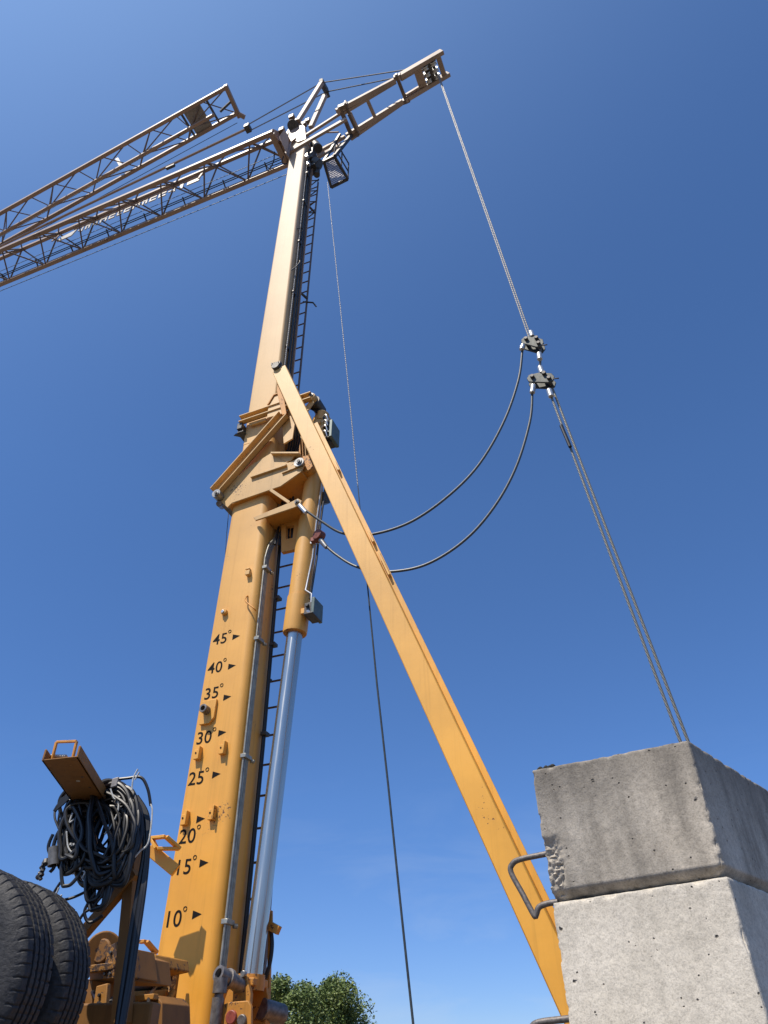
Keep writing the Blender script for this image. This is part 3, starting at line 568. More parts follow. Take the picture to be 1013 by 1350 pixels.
b = MB(); b.tube(spline([P(362, 200, 0.1), P(361, 212, .2), P(356, 222, .3), P(352, 219, .3)]), 0.012, 6); b.tube(spline([P(374, 206, 0.1), P(372, 214, .2), P(378, 216, .3), P(379, 210, .3)]), 0.012, 6); b.tube(spline([P(356, 219, 0.3), P(364, 217, .3), P(371, 214, .3)]), 0.010, 6); b.build('loose_cable', BLACK, jib)
b = MB(); a = Vector((-4.83, YB, ZT)); b.beam(a+Vector((0.3, -.02, -0.05)), a+Vector((0.2, -0.28, -0.5)), 0.05, 0.02); b.build('sign_stay', JIB, jib)
# white letter sign hanging from the top chord
sg = MB(); x0 = -2.35; rnd = random.Random(5); zc = ZT-0.24
L_ = lambda x, z, w_, h_: sg.box((x, YB+0.02, zc+z), (w_, 0.02, h_))
L_(-2.55, 0.0, 0.30, 0.13)
x = -2.76
while x > -5.45:
    wd = rnd.uniform(0.13, 0.2); k = rnd.randrange(4)
    if k == 0: L_(x-wd/2, 0, wd, 0.035); L_(x-0.02, 0, 0.035, 0.17)
    elif k == 1: L_(x-wd/2, 0.06, wd, 0.045); L_(x-wd/2, -0.06, wd, 0.045); L_(x-wd+0.02, 0, 0.035, 0.09)
    elif k == 2: L_(x-wd/2, 0.0, wd*0.5, 0.19)
    else: L_(x-0.02, 0, 0.04, 0.17); L_(x-wd+0.03, 0, 0.04, 0.17); L_(x-wd/2, 0.05, wd, 0.04)
    x -= wd+0.055
sg.prism([(x, YB+0.01, zc+0.10), (x-0.5, YB+0.01, zc+0.02), (x-0.5, YB+0.01, zc-0.10), (x-0.1, YB+0.01, zc-0.10)], (0, 0.02, 0))
so_ = sg.build('sign_letters', WHITE, jib)
b = MB(); b.box((-4.0, YB+0.02, ZT-0.09), (3.4, 0.03, 0.03)); b.beam((-2.35, YB, ZT-0.06), (-2.35, YB-0.05, ZT-0.38), 0.02, 0.05); b.beam((x-0.5, YB, ZT-0.06), (x-0.55, YB-0.05, ZT-0.38), 0.02, 0.07); b.build('sign_rail', JIB, so_)

# ---- folded outer jib above, closing towards the hinge at the far left
def zf(x): return 19.38+(x+1.95)*0.2165
fA = lambda t: Vector((-1.90-11.9*t, -0.36+0.10*t*0.6, zf(-1.90-11.9*t))); fC = lambda t: Vector((-1.95-11.85*t, 0.22+0.10*t, zf(-1.95-11.85*t))); fB = lambda t: Vector((-2.35-11.4*t, -0.06+0.10*t, zf(-2.15-11.6*t)-0.30))
fj = lattice('folded_jib', fA, fB, fC, 9, 0.040, 0.014, JIB)
b = MB(); b.beam(fA(0)+Vector((0, -.05, 0)), fC(0)+Vector((0, .1, 0)), 0.09, 0.10); b.cyl(fC(0)+Vector((0.02, 0.02, -0.02)), fC(0)+Vector((0.12, 0.14, -0.02)), 0.055, 14); b.build('jib_end_frame', JIB, fj, 0.006)
b = MB(); pa, pc = fA(0.06), fC(0.055); b.prism([pa, pa+Vector((-0.42, 0.0, -0.09)), pc+Vector((-0.42, 0, -0.09)), pc], (0, 0, 0.02)); b.build('end_plate', GREYP, fj)
b = MB(); b.beam(fA(0.045), fC(0.04), 0.04, 0.05); b.beam(fA(0.1), fC(0.095), 0.04, 0.05); mid = (fA(0)+fC(0))/2; b.cyl(mid, mid+Vector((-0.32, 0.05, -0.2)), 0.03, 8); b.build('end_crossbars', STEEL, fj)
b = MB(); b.cyl(fC(0)+Vector((-.05, 0.12, -0.2)), fC(1)+Vector((0, 0.05, -0.15)), 0.007, 5); b.cyl(fB(0.02)+Vector((0, 0.1, 0.2)), fB(1)+Vector((0, 0.1, 0.15)), 0.006, 5); b.build('trolley_rope', ROPED, fj)
b = MB(); b.beam(fC(1), (-14.9, 0.35, ZB+0.3), 0.1, 0.12); b.beam(fA(1), (-14.9, -0.25, ZB+0.3), 0.1, 0.12); b.beam((-15, -0.32, ZB+0.1), (-15, 0.42, ZB+0.1), 0.14, 0.14); b.build('fold_hinge', STEEL, fj, 0.005)
b = MB(); b.beam(P(157, 209, 0.0)-Vector((0.05, 0, 0)), P(160, 219, 0.02), 0.06, 0.08); b.build('rope_guide', STEEL, fj)
# front pendants
b = MB(); kp = P(327, 169, 0.08); b.cyl(kp, P(0, 325, 0.08), 0.028, 8); b.cyl(P(0, 325, 0.08), (-14.0, 0.1, ZT+0.1), 0.028, 8); b.build('pendant_bar', JIB, crane)
b = MB(); b.box(kp, (0.12, 0.16, 0.13)); b.box(P(225, 220, 0.08), (0.22, 0.06, 0.07)); b.build('pendant_link', STEEL, crane, 0.006)
b = MB(); b.cyl(kp+Vector((0, -.05, .03)), pk1, 0.012, 6); b.cyl(kp+Vector((0, .06, -.01)), pk2, 0.012, 6); b.build('front_pendant_ropes', ROPEL, crane)

# ---- counter jib at the rear
def ca(s_, y, dz=0): return Vector((s_, y, 16.22+(s_-0.95)*0.385+dz))
b = MB()
rails = []
for y0_, y1_ in ((-0.10, -0.03), (0.39, 0.375)):
    b.beam(ca(0.85, y0_), ca(2.05, y1_), 0.085, 0.09); b.beam(ca(0.90, y0_+0.095), ca(2.05, y1_+0.03), 0.06, 0.07)
cj = b.build('counter_jib', ARMP, crane, 0.006)
b = MB()
b.beam(P(377, 203, -0.03), P(457, 157, 0.02), 0.05, 0.10); b.beam(P(392, 186, 0.02), P(456, 145, 0.02), 0.05, 0.07)
b.beam(P(417, 202, 0.36), P(455, 180, 0.40), 0.06, 0.08); b.beam(P(410, 212, 0.30), P(452, 190, 0.40), 0.06, 0.09); b.beam(P(421, 175, 0.2), P(447, 174, 0.3), 0.025, 0.03)
b.build('root_frame', ARMP, cj, 0.006)
b = MB()
b.beam(ca(0.94, -0.14), ca(0.94, 0.46), 0.07, 0.10); b.beam(ca(1.06, -0.17), ca(1.06, 0.50), 0.045, 0.14)
for s_, y_ in ((1.0, -0.12), (1.0, 0.44)): b.box(ca(s_, y_), (0.20, 0.07, 0.13))
b.build('joint_frame', LATT, cj, 0.01)
b = MB(); b.beam(ca(2.10, -0.12), ca(2.12, 0.45), 0.06, 0.09)
for s_, y_ in ((2.11, -0.06), (2.12, 0.40)): b.box(ca(s_, y_), (0.15, 0.08, 0.13))
b.build('joint_frame', LATT, cj, 0.01)
b = MB(); b.beam(ca(1.45, -0.04), ca(1.47, 0.37), 0.06, 0.08); b.cyl(ca(1.06, 0.05), ca(1.08, 0.45), 0.05, 14); b.build('crossbar', ARMP, cj, 0.006)
b = MB()
for y_, y2_ in ((-0.05, -0.03), (0.38, 0.385)): b.beam(ca(2.1, y_), ca(3.03, y2_), 0.075, 0.16)
b.beam(ca(2.15, 0.02), ca(2.55, 0.02), 0.04, 0.08); b.beam(ca(2.15, 0.31), ca(2.55, 0.31), 0.04, 0.08)
b.beam(ca(2.50, -0.03), ca(2.50, 0.38), 0.16, 0.06); b.beam(ca(2.93, -0.06), ca(2.94, 0.42), 0.09, 0.12); tip = b.build('tip_frame', ARMP, cj, 0.006)
b = MB()
for s_, y_, r_ in ((2.64, 0.05, .07), (2.64, 0.17, .07), (2.64, 0.29, .06), (2.80, 0.05, .075), (2.80, 0.18, .075), (2.80, 0.30, .07)):
    b.lathe(ca(s_, y_, -0.02), (0, 1, 0), [(-0.035, 0), (-0.035, r_), (-0.02, r_), (0, r_*0.75), (0.02, r_), (0.035, r_), (0.035, 0)], 20)
b.build('sheave', BRIGHT, tip)
b = MB(); b.cyl(ca(2.64, -0.03), ca(2.64, 0.38), 0.03, 12); b.cyl(ca(2.80, -0.03), ca(2.80, 0.38), 0.03, 12); b.box(ca(2.72, 0.17, -0.02), (0.1, 0.36, 0.04)); b.build('sheave_axle', STEEL, tip)
b = MB(); b.cyl(pk1, ca(2.4, -0.03, 0.06), 0.012, 8); b.cyl(pk2, ca(2.05, -0.05, 0.06), 0.012, 8); b.build('rear_tie_rods', STEEL, crane)

# ---- service basket under the counter jib
zf_ = 15.0
c4 = [H(427, 213, zf_), H(441, 206, zf_), H(459, 236, zf_), H(437, 247, zf_)]
b = MB()
for i in range(4): b.beam(c4[i], c4[(i+1) % 4], 0.045, 0.06)
bas = b.build('service_basket', STEEL, crane, 0.004)
b = MB(); nn = 16
for i in range(1, nn):
    t = i/nn
    for p, q in ((c4[0].lerp(c4[1], t), c4[3].lerp(c4[2], t)), (c4[0].lerp(c4[3], t), c4[1].lerp(c4[2], t))): b.beam(p, q, 0.009, 0.010)
b.build('mesh_floor', MESHM, bas)
b = MB()
for hh in (0.3, 0.62): b.cyl(c4[1]+K*hh, c4[2]+K*hh, 0.014, 6)
for p in (c4[1], c4[2], (c4[1]+c4[2])/2): b.cyl(p, p+K*0.64, 0.014, 6)
b.build('guard_rail', STEEL, bas)
b = MB(); b.beam(c4[0], ca(0.75, 0.3), 0.04, 0.05); b.beam(c4[1], ca(0.95, 0.42), 0.06, 0.07); b.build('hanger', STEEL, bas)
# slewing motor and junk under the head
b = MB(); b.cyl(P(414, 214, 0.25), P(421, 218, 0.3), 0.11, 18); b.cyl(P(415, 190, 0.25), P(420, 196, 0.25), 0.09, 18); b.box(P(412, 222, 0.3), (0.22, 0.2, 0.18)); b.box(P(411, 206, 0.2), (0.12, 0.15, 0.4)); b.cyl(P(418, 224, 0.35), P(418, 231, 0.35), 0.06, 14); b.build('slewing_motor', STEEL, head, 0.01)
b = MB(); b.box(P(405, 206, 0.03), (0.05, 0.06, 0.12)); b.box(P(407, 216, 0.1), (0.05, 0.06, 0.10)); b.build('junction_box', BRIGHT, head, 0.005)

# ---- rear pendants, yokes and lead cables
A1, A2 = H(577, 98, 16.86), H(578.6, 98.3, 16.86)
Y1, Y2 = P(703, 455, 0.10), P(714, 503, 0.10)
b = MB(); b.tube([A1, Y1+Vector((-0.025, -0.02, 0.12))], 0.0085, 8); b.tube([A2, Y1+Vector((0.0, 0.02, 0.12))], 0.0085, 8); b.build('upper_rear_pendant', ROPEL, crane)
b = MB(); b.tube([Y1+Vector((0.07, 0, -0.1)), Y2+Vector((0.0, 0, 0.1))], 0.013, 8)
e1, e2 = P(897, 977, 0.08), P(908, 979, 0.12)
for s_, e_ in ((P(724, 515, 0.08), e1), (P(729, 513, 0.12), e2)): b.tube([s_, e_+(e_-s_)*0.09], 0.012, 10)
b.tube([P(712, 488, 0.14), P(726, 507, 0.14)], 0.012, 8); b.build('lower_rear_pendant', ROPE, crane)
b = MB(); b.tube([P(740, 561, 0.05), P(752, 589, 0.05)], 0.018, 10); b.build('rope_sleeve', BLACK, crane)
YOKEM = simple('yoke_steel', (0.07, 0.075, 0.07), 0.55, 0.5)
def yoke(c, ang, sz):
    ca_, sa = math.cos(ang), math.sin(ang); rt = lambda x, z: (c.x+(x*ca_-z*sa)*sz, c.y, c.z+(x*sa+z*ca_)*sz)
    b = MB()
    for dy in (-0.055, 0.035):
        b.prism([Vector(rt(x, z))+Vector((0, dy, 0)) for x, z in ((-0.17, 0.02), (-0.15, 0.08), (-0.02, 0.10), (0.13, 0.06), (0.17, 0.0), (0.16, -0.07), (0.10, -0.09), (-0.14, -0.04))], (0, 0.02, 0))
    o = b.build('equaliser_yoke', YOKEM, crane, 0.004)
    b = MB()
    for x, z in ((-0.10, 0.03), (0.04, 0.06), (0.11, -0.03)): p = Vector(rt(x, z)); b.cyl(p+Vector((0, -0.085, 0)), p+Vector((0, 0.085, 0)), 0.026*sz, 12)
    p = Vector(rt(0.2, -0.02)); b.cyl(p-Vector((0.06, 0.05, 0)), p+Vector((0.02, -0.05, -0.02)), 0.008, 6); b.build('yoke_pin', STEEL, o, 0.003)
yoke(Y1, R(-32), 0.84); yoke(Y2, R(-14), 0.88)
b = MB()
for p, q in (((690, 455), (688, 461)), ((700, 437.5), (702, 444)), ((711, 466), (712, 474)), ((712, 484), (715, 492)), ((703.5, 508), (702, 518)), ((724, 514), (727, 523))): b.cyl(P(*p, 0.06), P(*q, 0.06), 0.030, 12)
b.build('rope_socket', BRIGHT, crane, 0.004)
def dr(pts): return spline([P(u, v, y) for u, v, y in pts], 10)
b = MB(); b.tube(dr([(689, 460, .08), (684, 500, .08), (665, 555, .08), (632, 612, .08), (590, 655, .06), (540, 689, .05), (488, 705, .03), (452, 703, .0), (425, 688, -.03), (402, 672, -.06)]), 0.0135, 10); b.build('lead_cable', CABD, crane)
b = MB(); b.tube(dr([(702, 517, .08), (699, 555, .08), (681, 615, .08), (652, 668, .08), (612, 713, .08), (560, 745, .08), (507, 754, .08), (470, 747, .08), (443, 731, .08), (425, 715, .08)]), 0.0135, 10); b.build('lead_cable', CABD, crane)
b = MB(); b.cyl(P(395, 666, -0.06), P(404, 676, -0.05), 0.026, 12); b.build('cable_socket', BRIGHT, crane, 0.003)
b = MB(); b.cyl(P(423, 712, 0.08), P(431, 722, 0.08), 0.030, 12, 0.022); b.build('cable_socket', PINM, crane, 0.003)
b = MB(); q = P(421, 706, 0.08); b.lathe(q, (0.3, 1, 0), [(-0.04, 0), (-0.04, 0.06), (0.04, 0.06), (0.04, 0)], 20); b.box(P(416, 712, 0.1), (0.09, 0.06, 0.05)); b.build('shackle', REDHUB, crane, 0.004)

# ---- long rope hanging past the strut to the winch
ra, rb, rc_ = P(432, 240, 0.3), P(486, 785, 0.3), P(545, 1350, 0.3)
b = MB(); b.tube([ra, P(447, 385, .3), P(460, 515, 0.3), P(472, 640, 0.3)], 0.0055, 6); b.build('hoist_rope', ROPEL, crane)
b = MB(); b.tube([P(472, 640, 0.3), rb, P(497, 900, .3), P(512, 1035, .3), P(528, 1190, .3), rc_, rc_+(rc_-P(528, 1190, .3))*1.2], [0.0055, 0.008, 0.0095, 0.0095, 0.0095, 0.0095, 0.0095], 8); b.build('hoist_rope', CABD, crane)
b = MB(); b.tube([P(302, 672, 0.2), P(299, 705, 0.2), P(297, 740, 0.25)], 0.004, 5); b.build('thin_line', STEEL, crane)

# ---- slewing platform (mostly out of frame below)
b = MB(); b.box((1.4, 0.2, 1.10), (4.4, 0.9, 0.20)); b.box((1.4, -0.28, 1.05), (4.4, 0.05, 0.26)); b.box((1.4, 0.68, 1.05), (4.4, 0.05, 0.26)); b.build('slewing_platform', YELD, crane, 0.01)
b = MB(); b.lathe((0.3, 0.2, 0.7), (0, 0, 1), [(-0.7, 0.0), (-0.7, 1.1), (-0.55, 1.1), (-0.5, 0.7), (0.0, 0.6), (0.28, 0.6), (0.28, 0)], 48); b.build('slew_ring_pedestal', YELD, crane)

# ================================================================== left cluster: cable arm, frame bits, wheels
# cable arm (horizontal channel pointing at the viewer)
tipw = CAM + ray(79, 1001)*3.35; ZA = tipw.z
a0, a1 = H(55, 1003, ZA), H(103, 998, ZA); b0 = H(112, 1081, ZA); b1 = H(152, 1076, ZA)
b = MB(); up = Vector((0, 0, 0.055))
b.prism([a0, a1, b1, b0], (0, 0, 0.006)); b.prism([a1, b1, b1+Vector((-0.012, 0, 0)), a1+Vector((-0.012, 0, 0))], up); b.prism([a0, b0, b0+Vector((0.012, 0, 0)), a0+Vector((0.012, 0, 0))], up)
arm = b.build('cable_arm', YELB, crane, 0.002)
b = MB()
for t_, s_ in ((0.15, .05), (.36, .05), (.55, .06), (.8, .06), (.45, .8), (.62, .75), (.7, .45), (.9, .7), (.28, .78)):
    p = a0.lerp(b0, t_).lerp(a1.lerp(b1, t_), s_); b.lathe(p+Vector((0, 0, -0.0015)), (0, 0, 1), [(0, 0), (0, 0.007), (0.003, 0.007)], 8)
b.build('arm_rivets', STEEL, arm)
mid = a0.lerp(b0, 0.33).lerp(a1.lerp(b1, 0.33), 0.6); b = MB(); b.lathe(mid+Vector((0, 0, -0.002)), (0, 0, 1), [(0, 0), (0, 0.010), (0.003, 0.010)], 12); b.build('arm_hole', WHITE, arm)
lp = [a0.lerp(a1, 0.30), None, None, a0.lerp(a1, 0.88)]
dirv = (b0-a0).normalized(); l0 = H(69, 1002, ZA+0.03); l3 = H(96, 1001, ZA+0.03); l1 = l0+Vector((0, 0, 0.085))-dirv*0.01; l2 = l3+Vector((0, 0, 0.085))-dirv*0.01
b = MB(); b.beam(l0-K*.03, l1, 0.012, 0.012); b.beam(l1, l2, 0.012, 0.012); b.beam(l2, l3-K*.03, 0.012, 0.012); b.build('arm_loop', YELD, arm, 0.002)
b = MB(); 
for k in range(10): b.tube(spline([H(62+2.5*k, 1001-k*.3, ZA+0.05), H(66+2.3*k, 996, ZA+0.055), H(72+2*k, 1001, ZA+0.05)], 4), 0.006, 6)
b.build('string_wrap', TAPE, arm)
b = MB(); b.box(H(145, 1066, ZA)+Vector((0, 0.04, 0.03)), (0.14, 0.16, 0.10)); b.build('arm_end_plate', GREYP, arm, 0.004)
# post and braces
YP = -2.02
def post(p, q, w_, d_, name, y=YP, y2=None, mt=YELD):
    b = MB(); b.beam(P(*p, y), P(*q, y if y2 is None else y2), w_, d_); return b.build(name, mt, crane, 0.003)
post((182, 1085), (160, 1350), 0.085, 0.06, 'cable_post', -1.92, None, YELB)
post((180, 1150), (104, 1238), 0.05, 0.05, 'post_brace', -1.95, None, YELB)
post((160, 1085), (184, 1078), 0.05, 0.06, 'arm_bracket', -1.95)
b = MB(); yb = -0.25
b.beam(P(197, 1119, -0.35), P(232, 1148, yb), 0.05, 0.09); b.build('mast_side_brace', YEL, crane, 0.004)
b = MB(); pts = [P(200, 1105, -.4), P(219, 1103, -.4), P(237, 1119, -.28), P(207, 1119, -.4)]
for i in range(4): b.beam(pts[i], pts[(i+1) % 4], 0.05, 0.022)
b.build('mast_step', YEL, crane, 0.003)
b = MB(); pts = [P(184, 1242, -.6), P(193, 1241, -.6), P(206, 1256, -.5), P(183, 1262, -.6)]
for i in range(3): b.beam(pts[i], pts[i+1], 0.05, 0.02)
b.build('mast_step', YELD, crane, 0.003)
# base frame pieces
def pp(poly, y, th, name, mt=YELB): b = MB(); b.prism([P(u, v, y) for u, v in poly], (0, th, 0)); return b.build(name, mt, crane, 0.005)
YELC = paint('shade_browned_yellow_paint', (0.46, 0.205, 0.028), chip=0.53, dirt=0.55, rough=0.65, rust=(0.05, 0.025, 0.015))  # lighter base frame tone, also darkened in colour for the shade there
DARK = simple('greasy_steel_and_recess_shade', (0.018, 0.015, 0.012), 0.55, 0.2)  # black steel for fittings, also used as painted shade in recesses
def bolts(poly_pts, y, r, par, mt=STEEL):
    for u, v in poly_pts:
        b = MB(); p = P(u, v, y); b.cyl(p, (p.x, y-0.012, p.z), r, 6); b.build('bolt', mt, par, 0.002)
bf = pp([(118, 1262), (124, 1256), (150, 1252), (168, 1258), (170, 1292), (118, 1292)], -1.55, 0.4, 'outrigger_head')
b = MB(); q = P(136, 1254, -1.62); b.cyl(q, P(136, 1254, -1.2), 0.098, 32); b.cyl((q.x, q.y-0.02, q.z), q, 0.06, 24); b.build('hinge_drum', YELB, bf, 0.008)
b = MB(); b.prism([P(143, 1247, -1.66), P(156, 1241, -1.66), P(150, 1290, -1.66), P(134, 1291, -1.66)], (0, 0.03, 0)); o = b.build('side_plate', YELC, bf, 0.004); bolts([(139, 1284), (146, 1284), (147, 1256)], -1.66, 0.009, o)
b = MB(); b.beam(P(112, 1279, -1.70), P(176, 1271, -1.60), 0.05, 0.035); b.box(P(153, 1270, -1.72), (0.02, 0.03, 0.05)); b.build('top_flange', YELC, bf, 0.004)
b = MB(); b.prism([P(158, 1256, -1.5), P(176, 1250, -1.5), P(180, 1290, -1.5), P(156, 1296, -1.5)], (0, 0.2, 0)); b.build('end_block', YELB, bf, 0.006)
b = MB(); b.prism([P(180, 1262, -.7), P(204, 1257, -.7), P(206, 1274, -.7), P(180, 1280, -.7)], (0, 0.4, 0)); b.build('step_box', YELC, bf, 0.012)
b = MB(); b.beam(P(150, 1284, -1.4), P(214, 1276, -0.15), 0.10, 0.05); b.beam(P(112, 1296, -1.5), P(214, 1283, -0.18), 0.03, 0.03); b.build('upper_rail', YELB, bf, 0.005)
b = MB(); b.prism([P(160, 1290, -.9), P(214, 1283, -.25), P(214, 1312, -.25), P(160, 1316, -.9)], (0, 0.1, 0)); b.build('recess_shade_block', DARK, bf)  # solid black block painted as the shade inside the cavity
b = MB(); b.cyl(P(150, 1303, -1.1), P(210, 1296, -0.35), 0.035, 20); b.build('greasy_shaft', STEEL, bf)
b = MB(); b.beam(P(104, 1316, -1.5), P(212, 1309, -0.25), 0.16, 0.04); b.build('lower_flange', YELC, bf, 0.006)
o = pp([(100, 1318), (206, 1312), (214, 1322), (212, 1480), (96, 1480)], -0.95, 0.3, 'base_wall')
for pa, pb, ww in (((104, 1338), (186, 1326), 0.05), ((150, 1318), (148, 1352), 0.03), ((172, 1316), (171, 1352), 0.025), ((110, 1324), (206, 1314), 0.03)):
    b = MB(); b.beam(P(*pa, -0.97), P(*pb, -0.97), 0.05, ww); b.build('wall_rib', YELC, o, 0.004)
bolts([(116, 1332), (138, 1330), (160, 1325), (183, 1322), (198, 1319)], -0.98, 0.011, o)
sw = MB(); sw.tube(spline([P(188, 1352, -.98), P(190, 1338, -.98), P(200, 1328, -.98), P(218, 1322, -.5), P(228, 1308, -.3)], 6), 0.022, 8); sw.build('curved_edge', YELC, o)
b = MB(); b.box(P(176, 1346, -0.98), (0.06, 0.03, 0.10)); b.build('opening_shade_block', DARK, o)  # solid black box standing in for the shade of an opening
o = pp([(127, 1300), (142, 1296), (137, 1350), (136, 1420), (118, 1420), (119, 1350)], -1.75, 0.03, 'vertical_plate', YELC)
bolts([(132, 1312), (130, 1326), (127, 1340)], -1.75, 0.009, o, DARK)
pp([(100, 1296), (122, 1292), (118, 1420), (92, 1420)], -1.6, 0.2, 'rear_wall')
b = MB(); b.lathe(P(149, 1345, -1.6), (0, 1, 0), [(0, 0.02), (0, 0.055), (0.08, 0.055)], 20); o = b.build('valve_fitting', DARK, crane, 0.003)
for u, v in ((140, 1327), (146, 1322), (152, 1330), (144, 1335)):
    b = MB(); b.cyl(P(u, v, -1.62), P(u+3, v-5, -1.58), 0.014, 8); b.build('valve_stem', STEEL, o, 0.002)
b = MB(); b.cyl(P(157, 1330, -1.6), P(157, 1337, -1.6), 0.024, 12); b.build('green_fitting', simple('green_plastic', (0.05, 0.16, 0.06), 0.5), crane, 0.003)
for pts in ([(118, 1300, -1.5), (135, 1330, -1.8), (150, 1352, -1.8)], [(170, 1296, -1.3), (176, 1320, -1.2), (168, 1352, -1.2)], [(206, 1300, -.5), (196, 1318, -1.0), (200, 1352, -1.05)]):
    b = MB(); b.tube(spline([P(*p) for p in pts], 8), 0.011, 8); b.build('grease_hose', BLACK, crane)
pw = pp([(214, 1272), (226, 1271), (229, 1278), (226, 1302), (218, 1320), (211, 1317), (214, 1295), (211, 1285)], -0.32, 0.05, 'stop_pad', paint('chipped_paint', (0.74, 0.42, 0.13), chip=0.44, dirt=0.2, rust=(0.12, 0.07, 0.05)))
b = MB(); b.box(P(222, 1292, -0.2), (0.03, 0.22, 0.22)); b.build('stop_bracket', YELB, crane, 0.006)

# ---- wheels: dual tyres of the raised transport axle
axd = Vector((0.12, 0.993, 0)).normalized(); axl = Vector((axd.dot(S), axd.dot(N), 0)); side = Vector((axd.y, -axd.x, 0))
rubm, rnt, rb_ = mat('tyre_rubber'); rn = tex(rnt, 45, 6, 0.7); rr_ = ramp(rnt, rn.outputs[0], [(0.35, 0.0), (0.7, 1.0)])
rc2 = mix(rnt, rr_.outputs[0], (0.008, 0.008, 0.009), (0.030, 0.029, 0.031)); rnt.links.new(rc2, rb_.inputs['Base Color']); rb_.inputs['Roughness'].default_value = 0.62; bump(rnt, rb_, rn.outputs[0], 0.8, 0.006)
def tyre(c):
    seg = 480; W_ = 0.25; Rr = 0.5; prof = []
    prof += [(-0.09, 0.28), (-0.115, 0.30), (-0.128, 0.34), (-0.136, 0.39), (-0.134, 0.43), (-0.126, 0.455), (-0.118, 0.472), (-0.112, 0.486), (-0.104, 0.494)]
    for g0 in (-0.062, -0.020, 0.020, 0.062): prof += [(g0-0.008, 0.4985), (g0-0.006, 0.484), (g0+0.006, 0.484), (g0+0.008, 0.4985)]
    prof += [(-t_, r_) for t_, r_ in reversed(prof[:9])]
    a, b_ = frame(axd); bmb = MB(); n = len(prof); lc = c
    for k in range(seg):
        th = 2*math.pi*k/seg; d = a*math.cos(th)+b_*math.sin(th); notch = (k % 8) == 0
        for i, (t_, r_) in enumerate(prof):
            r2 = r_*0.875; r_ = r2
            if notch and (6 <= i <= 8 or n-9 <= i <= n-7): r2 = r_-0.007
            if 9 <= i <= n-10 and (k % 5 == 0): r2 = r_-0.002
            if 6 <= i <= n-7: r2 += 0.0035*noise.noise(Vector((th*9, t_*30, 2.0)))
            bmb.v.append(tuple(lc+axd*t_+d*r2))
    for k in range(seg):
        for i in range(n-1): bmb.f.append((k*n+i, ((k+1) % seg)*n+i, ((k+1) % seg)*n+i+1, k*n+i+1))
    return bmb
def tolocal(mb): mb.v = [tuple(loc(Vector(v))) for v in mb.v]; return mb
rp = D(18, 1288, 2.75); wc1 = rp - side*0.404 + axd*0.125; wc2 = wc1 + axd*0.345
for wc in (wc1, wc2):
    to = tolocal(tyre(wc)).build('tyre', rubm, crane, 0, 28)
    b = MB(); b.lathe(wc, axd, [(-0.09, 0.247), (-0.09, 0.235), (0.02, 0.22), (0.05, 0.12), (0.05, 0.0)], 48); tolocal(b).build('rim', STEEL, to)
b = MB(); b.cyl(wc1-axd*0.05, wc2+axd*1.9, 0.06, 20); tolocal(b).build('axle', YELB, crane)
b = MB(); q = wc2+axd*0.5; b.box(q+Vector((0.2, 0, -0.1)), (0.8, 0.12, 0.16), (side, axd, K)); tolocal(b).build('axle_arm', YELB, crane, 0.01)

# ================================================================== cable coil hanging on the arm (a thing of its own)
cc = CAM + ray(136, 1108)*3.72
coil = empty('cable_coil', cc)
tag(coil, 'tangled coil of black cables and hoses hung over the yellow arm beside the mast', 'cable coil')
rd = random.Random(11)
ex = RT.copy(); ex.z = 0; ex.normalize(); ez = Vector((0, -0.25, 1)).normalized(); ey = Vector((0, 1, 0))
def cpt(u, v, dy=0.0):       # point of the coil's own upright plane, relative to its empty
    d = ray(u, v); t = (cc.y+dy-CAM.y)/d.y; return CAM+d*t-cc
def loop(cu, cv, ru, rv, r, dy, rot=0.0, ph=0, wob=4, parts=20):
    pts = []; s1, s2 = rd.uniform(0, 9), rd.uniform(0, 9)
    for k in range(parts):
        th = 2*math.pi*k/parts; wu = wob*noise.noise(Vector((math.cos(th)*1.3+s1, math.sin(th)*1.3, s2))); wv = wob*1.4*noise.noise(Vector((s2, math.cos(th)*1.3, math.sin(th)*1.3+s1)))
        x = (ru+wu)*math.cos(th); y = (rv+wv)*math.sin(th)
        if y > 0: x *= 1-0.30*(y/rv)**2             # hanging loops narrow below
        u = cu+x*math.cos(rot)-y*math.sin(rot); v = cv+x*math.sin(rot)+y*math.cos(rot)
        pts.append(cpt(u, v, dy+0.05*math.sin(th+ph)))
    return spline(pts, 4, True)
def hang(T, B, wl, wr, r, dy, name, mt=BLACK):           # a hanging loop from T (over the arm) down to B
    n1, n2, n3 = rd.uniform(0, 9), rd.uniform(0, 9), rd.uniform(-.07, .07); q = []
    for k in range(18):
        th = 2*math.pi*k/18; c_, s_ = math.cos(th), math.sin(th); t = (1-c_)/2          # 0 top, 1 bottom
        cu = T[0]+(B[0]-T[0])*t; cv = T[1]+(B[1]-T[1])*t; wv = (wr if s_ > 0 else wl)*abs(s_)**0.85*(1.0-0.25*t)
        u = cu+math.copysign(wv, s_)+5*noise.noise(Vector((c_*1.6+n1, s_*1.6, n2))); v = cv+6*noise.noise(Vector((n2, c_*1.6, s_*1.6+n1)))
        q.append(cpt(u, v, dy+n3*s_+0.03*c_))
    b = MB(); b.tube(spline(q, 4, True), r, 8, closed=True); return b.build(name, mt, coil)
for i in range(9): hang((150+rd.uniform(-8, 12), 1034+rd.uniform(-5, 12)), (138+rd.uniform(-14, 12), 1164+rd.uniform(-16, 12)), rd.uniform(22, 56), rd.uniform(34, 46), 0.0125, rd.uniform(-.07, .08), 'hose_loop')
for i in range(24): hang((128+rd.uniform(-22, 38), 1050+rd.uniform(-14, 18)), (126+rd.uniform(-28, 26), 1150+rd.uniform(-32, 26)), rd.uniform(18, 48), rd.uniform(18, 50), rd.choice((.006, .008, .010)), rd.uniform(-.08, .09), 'cable_loop')
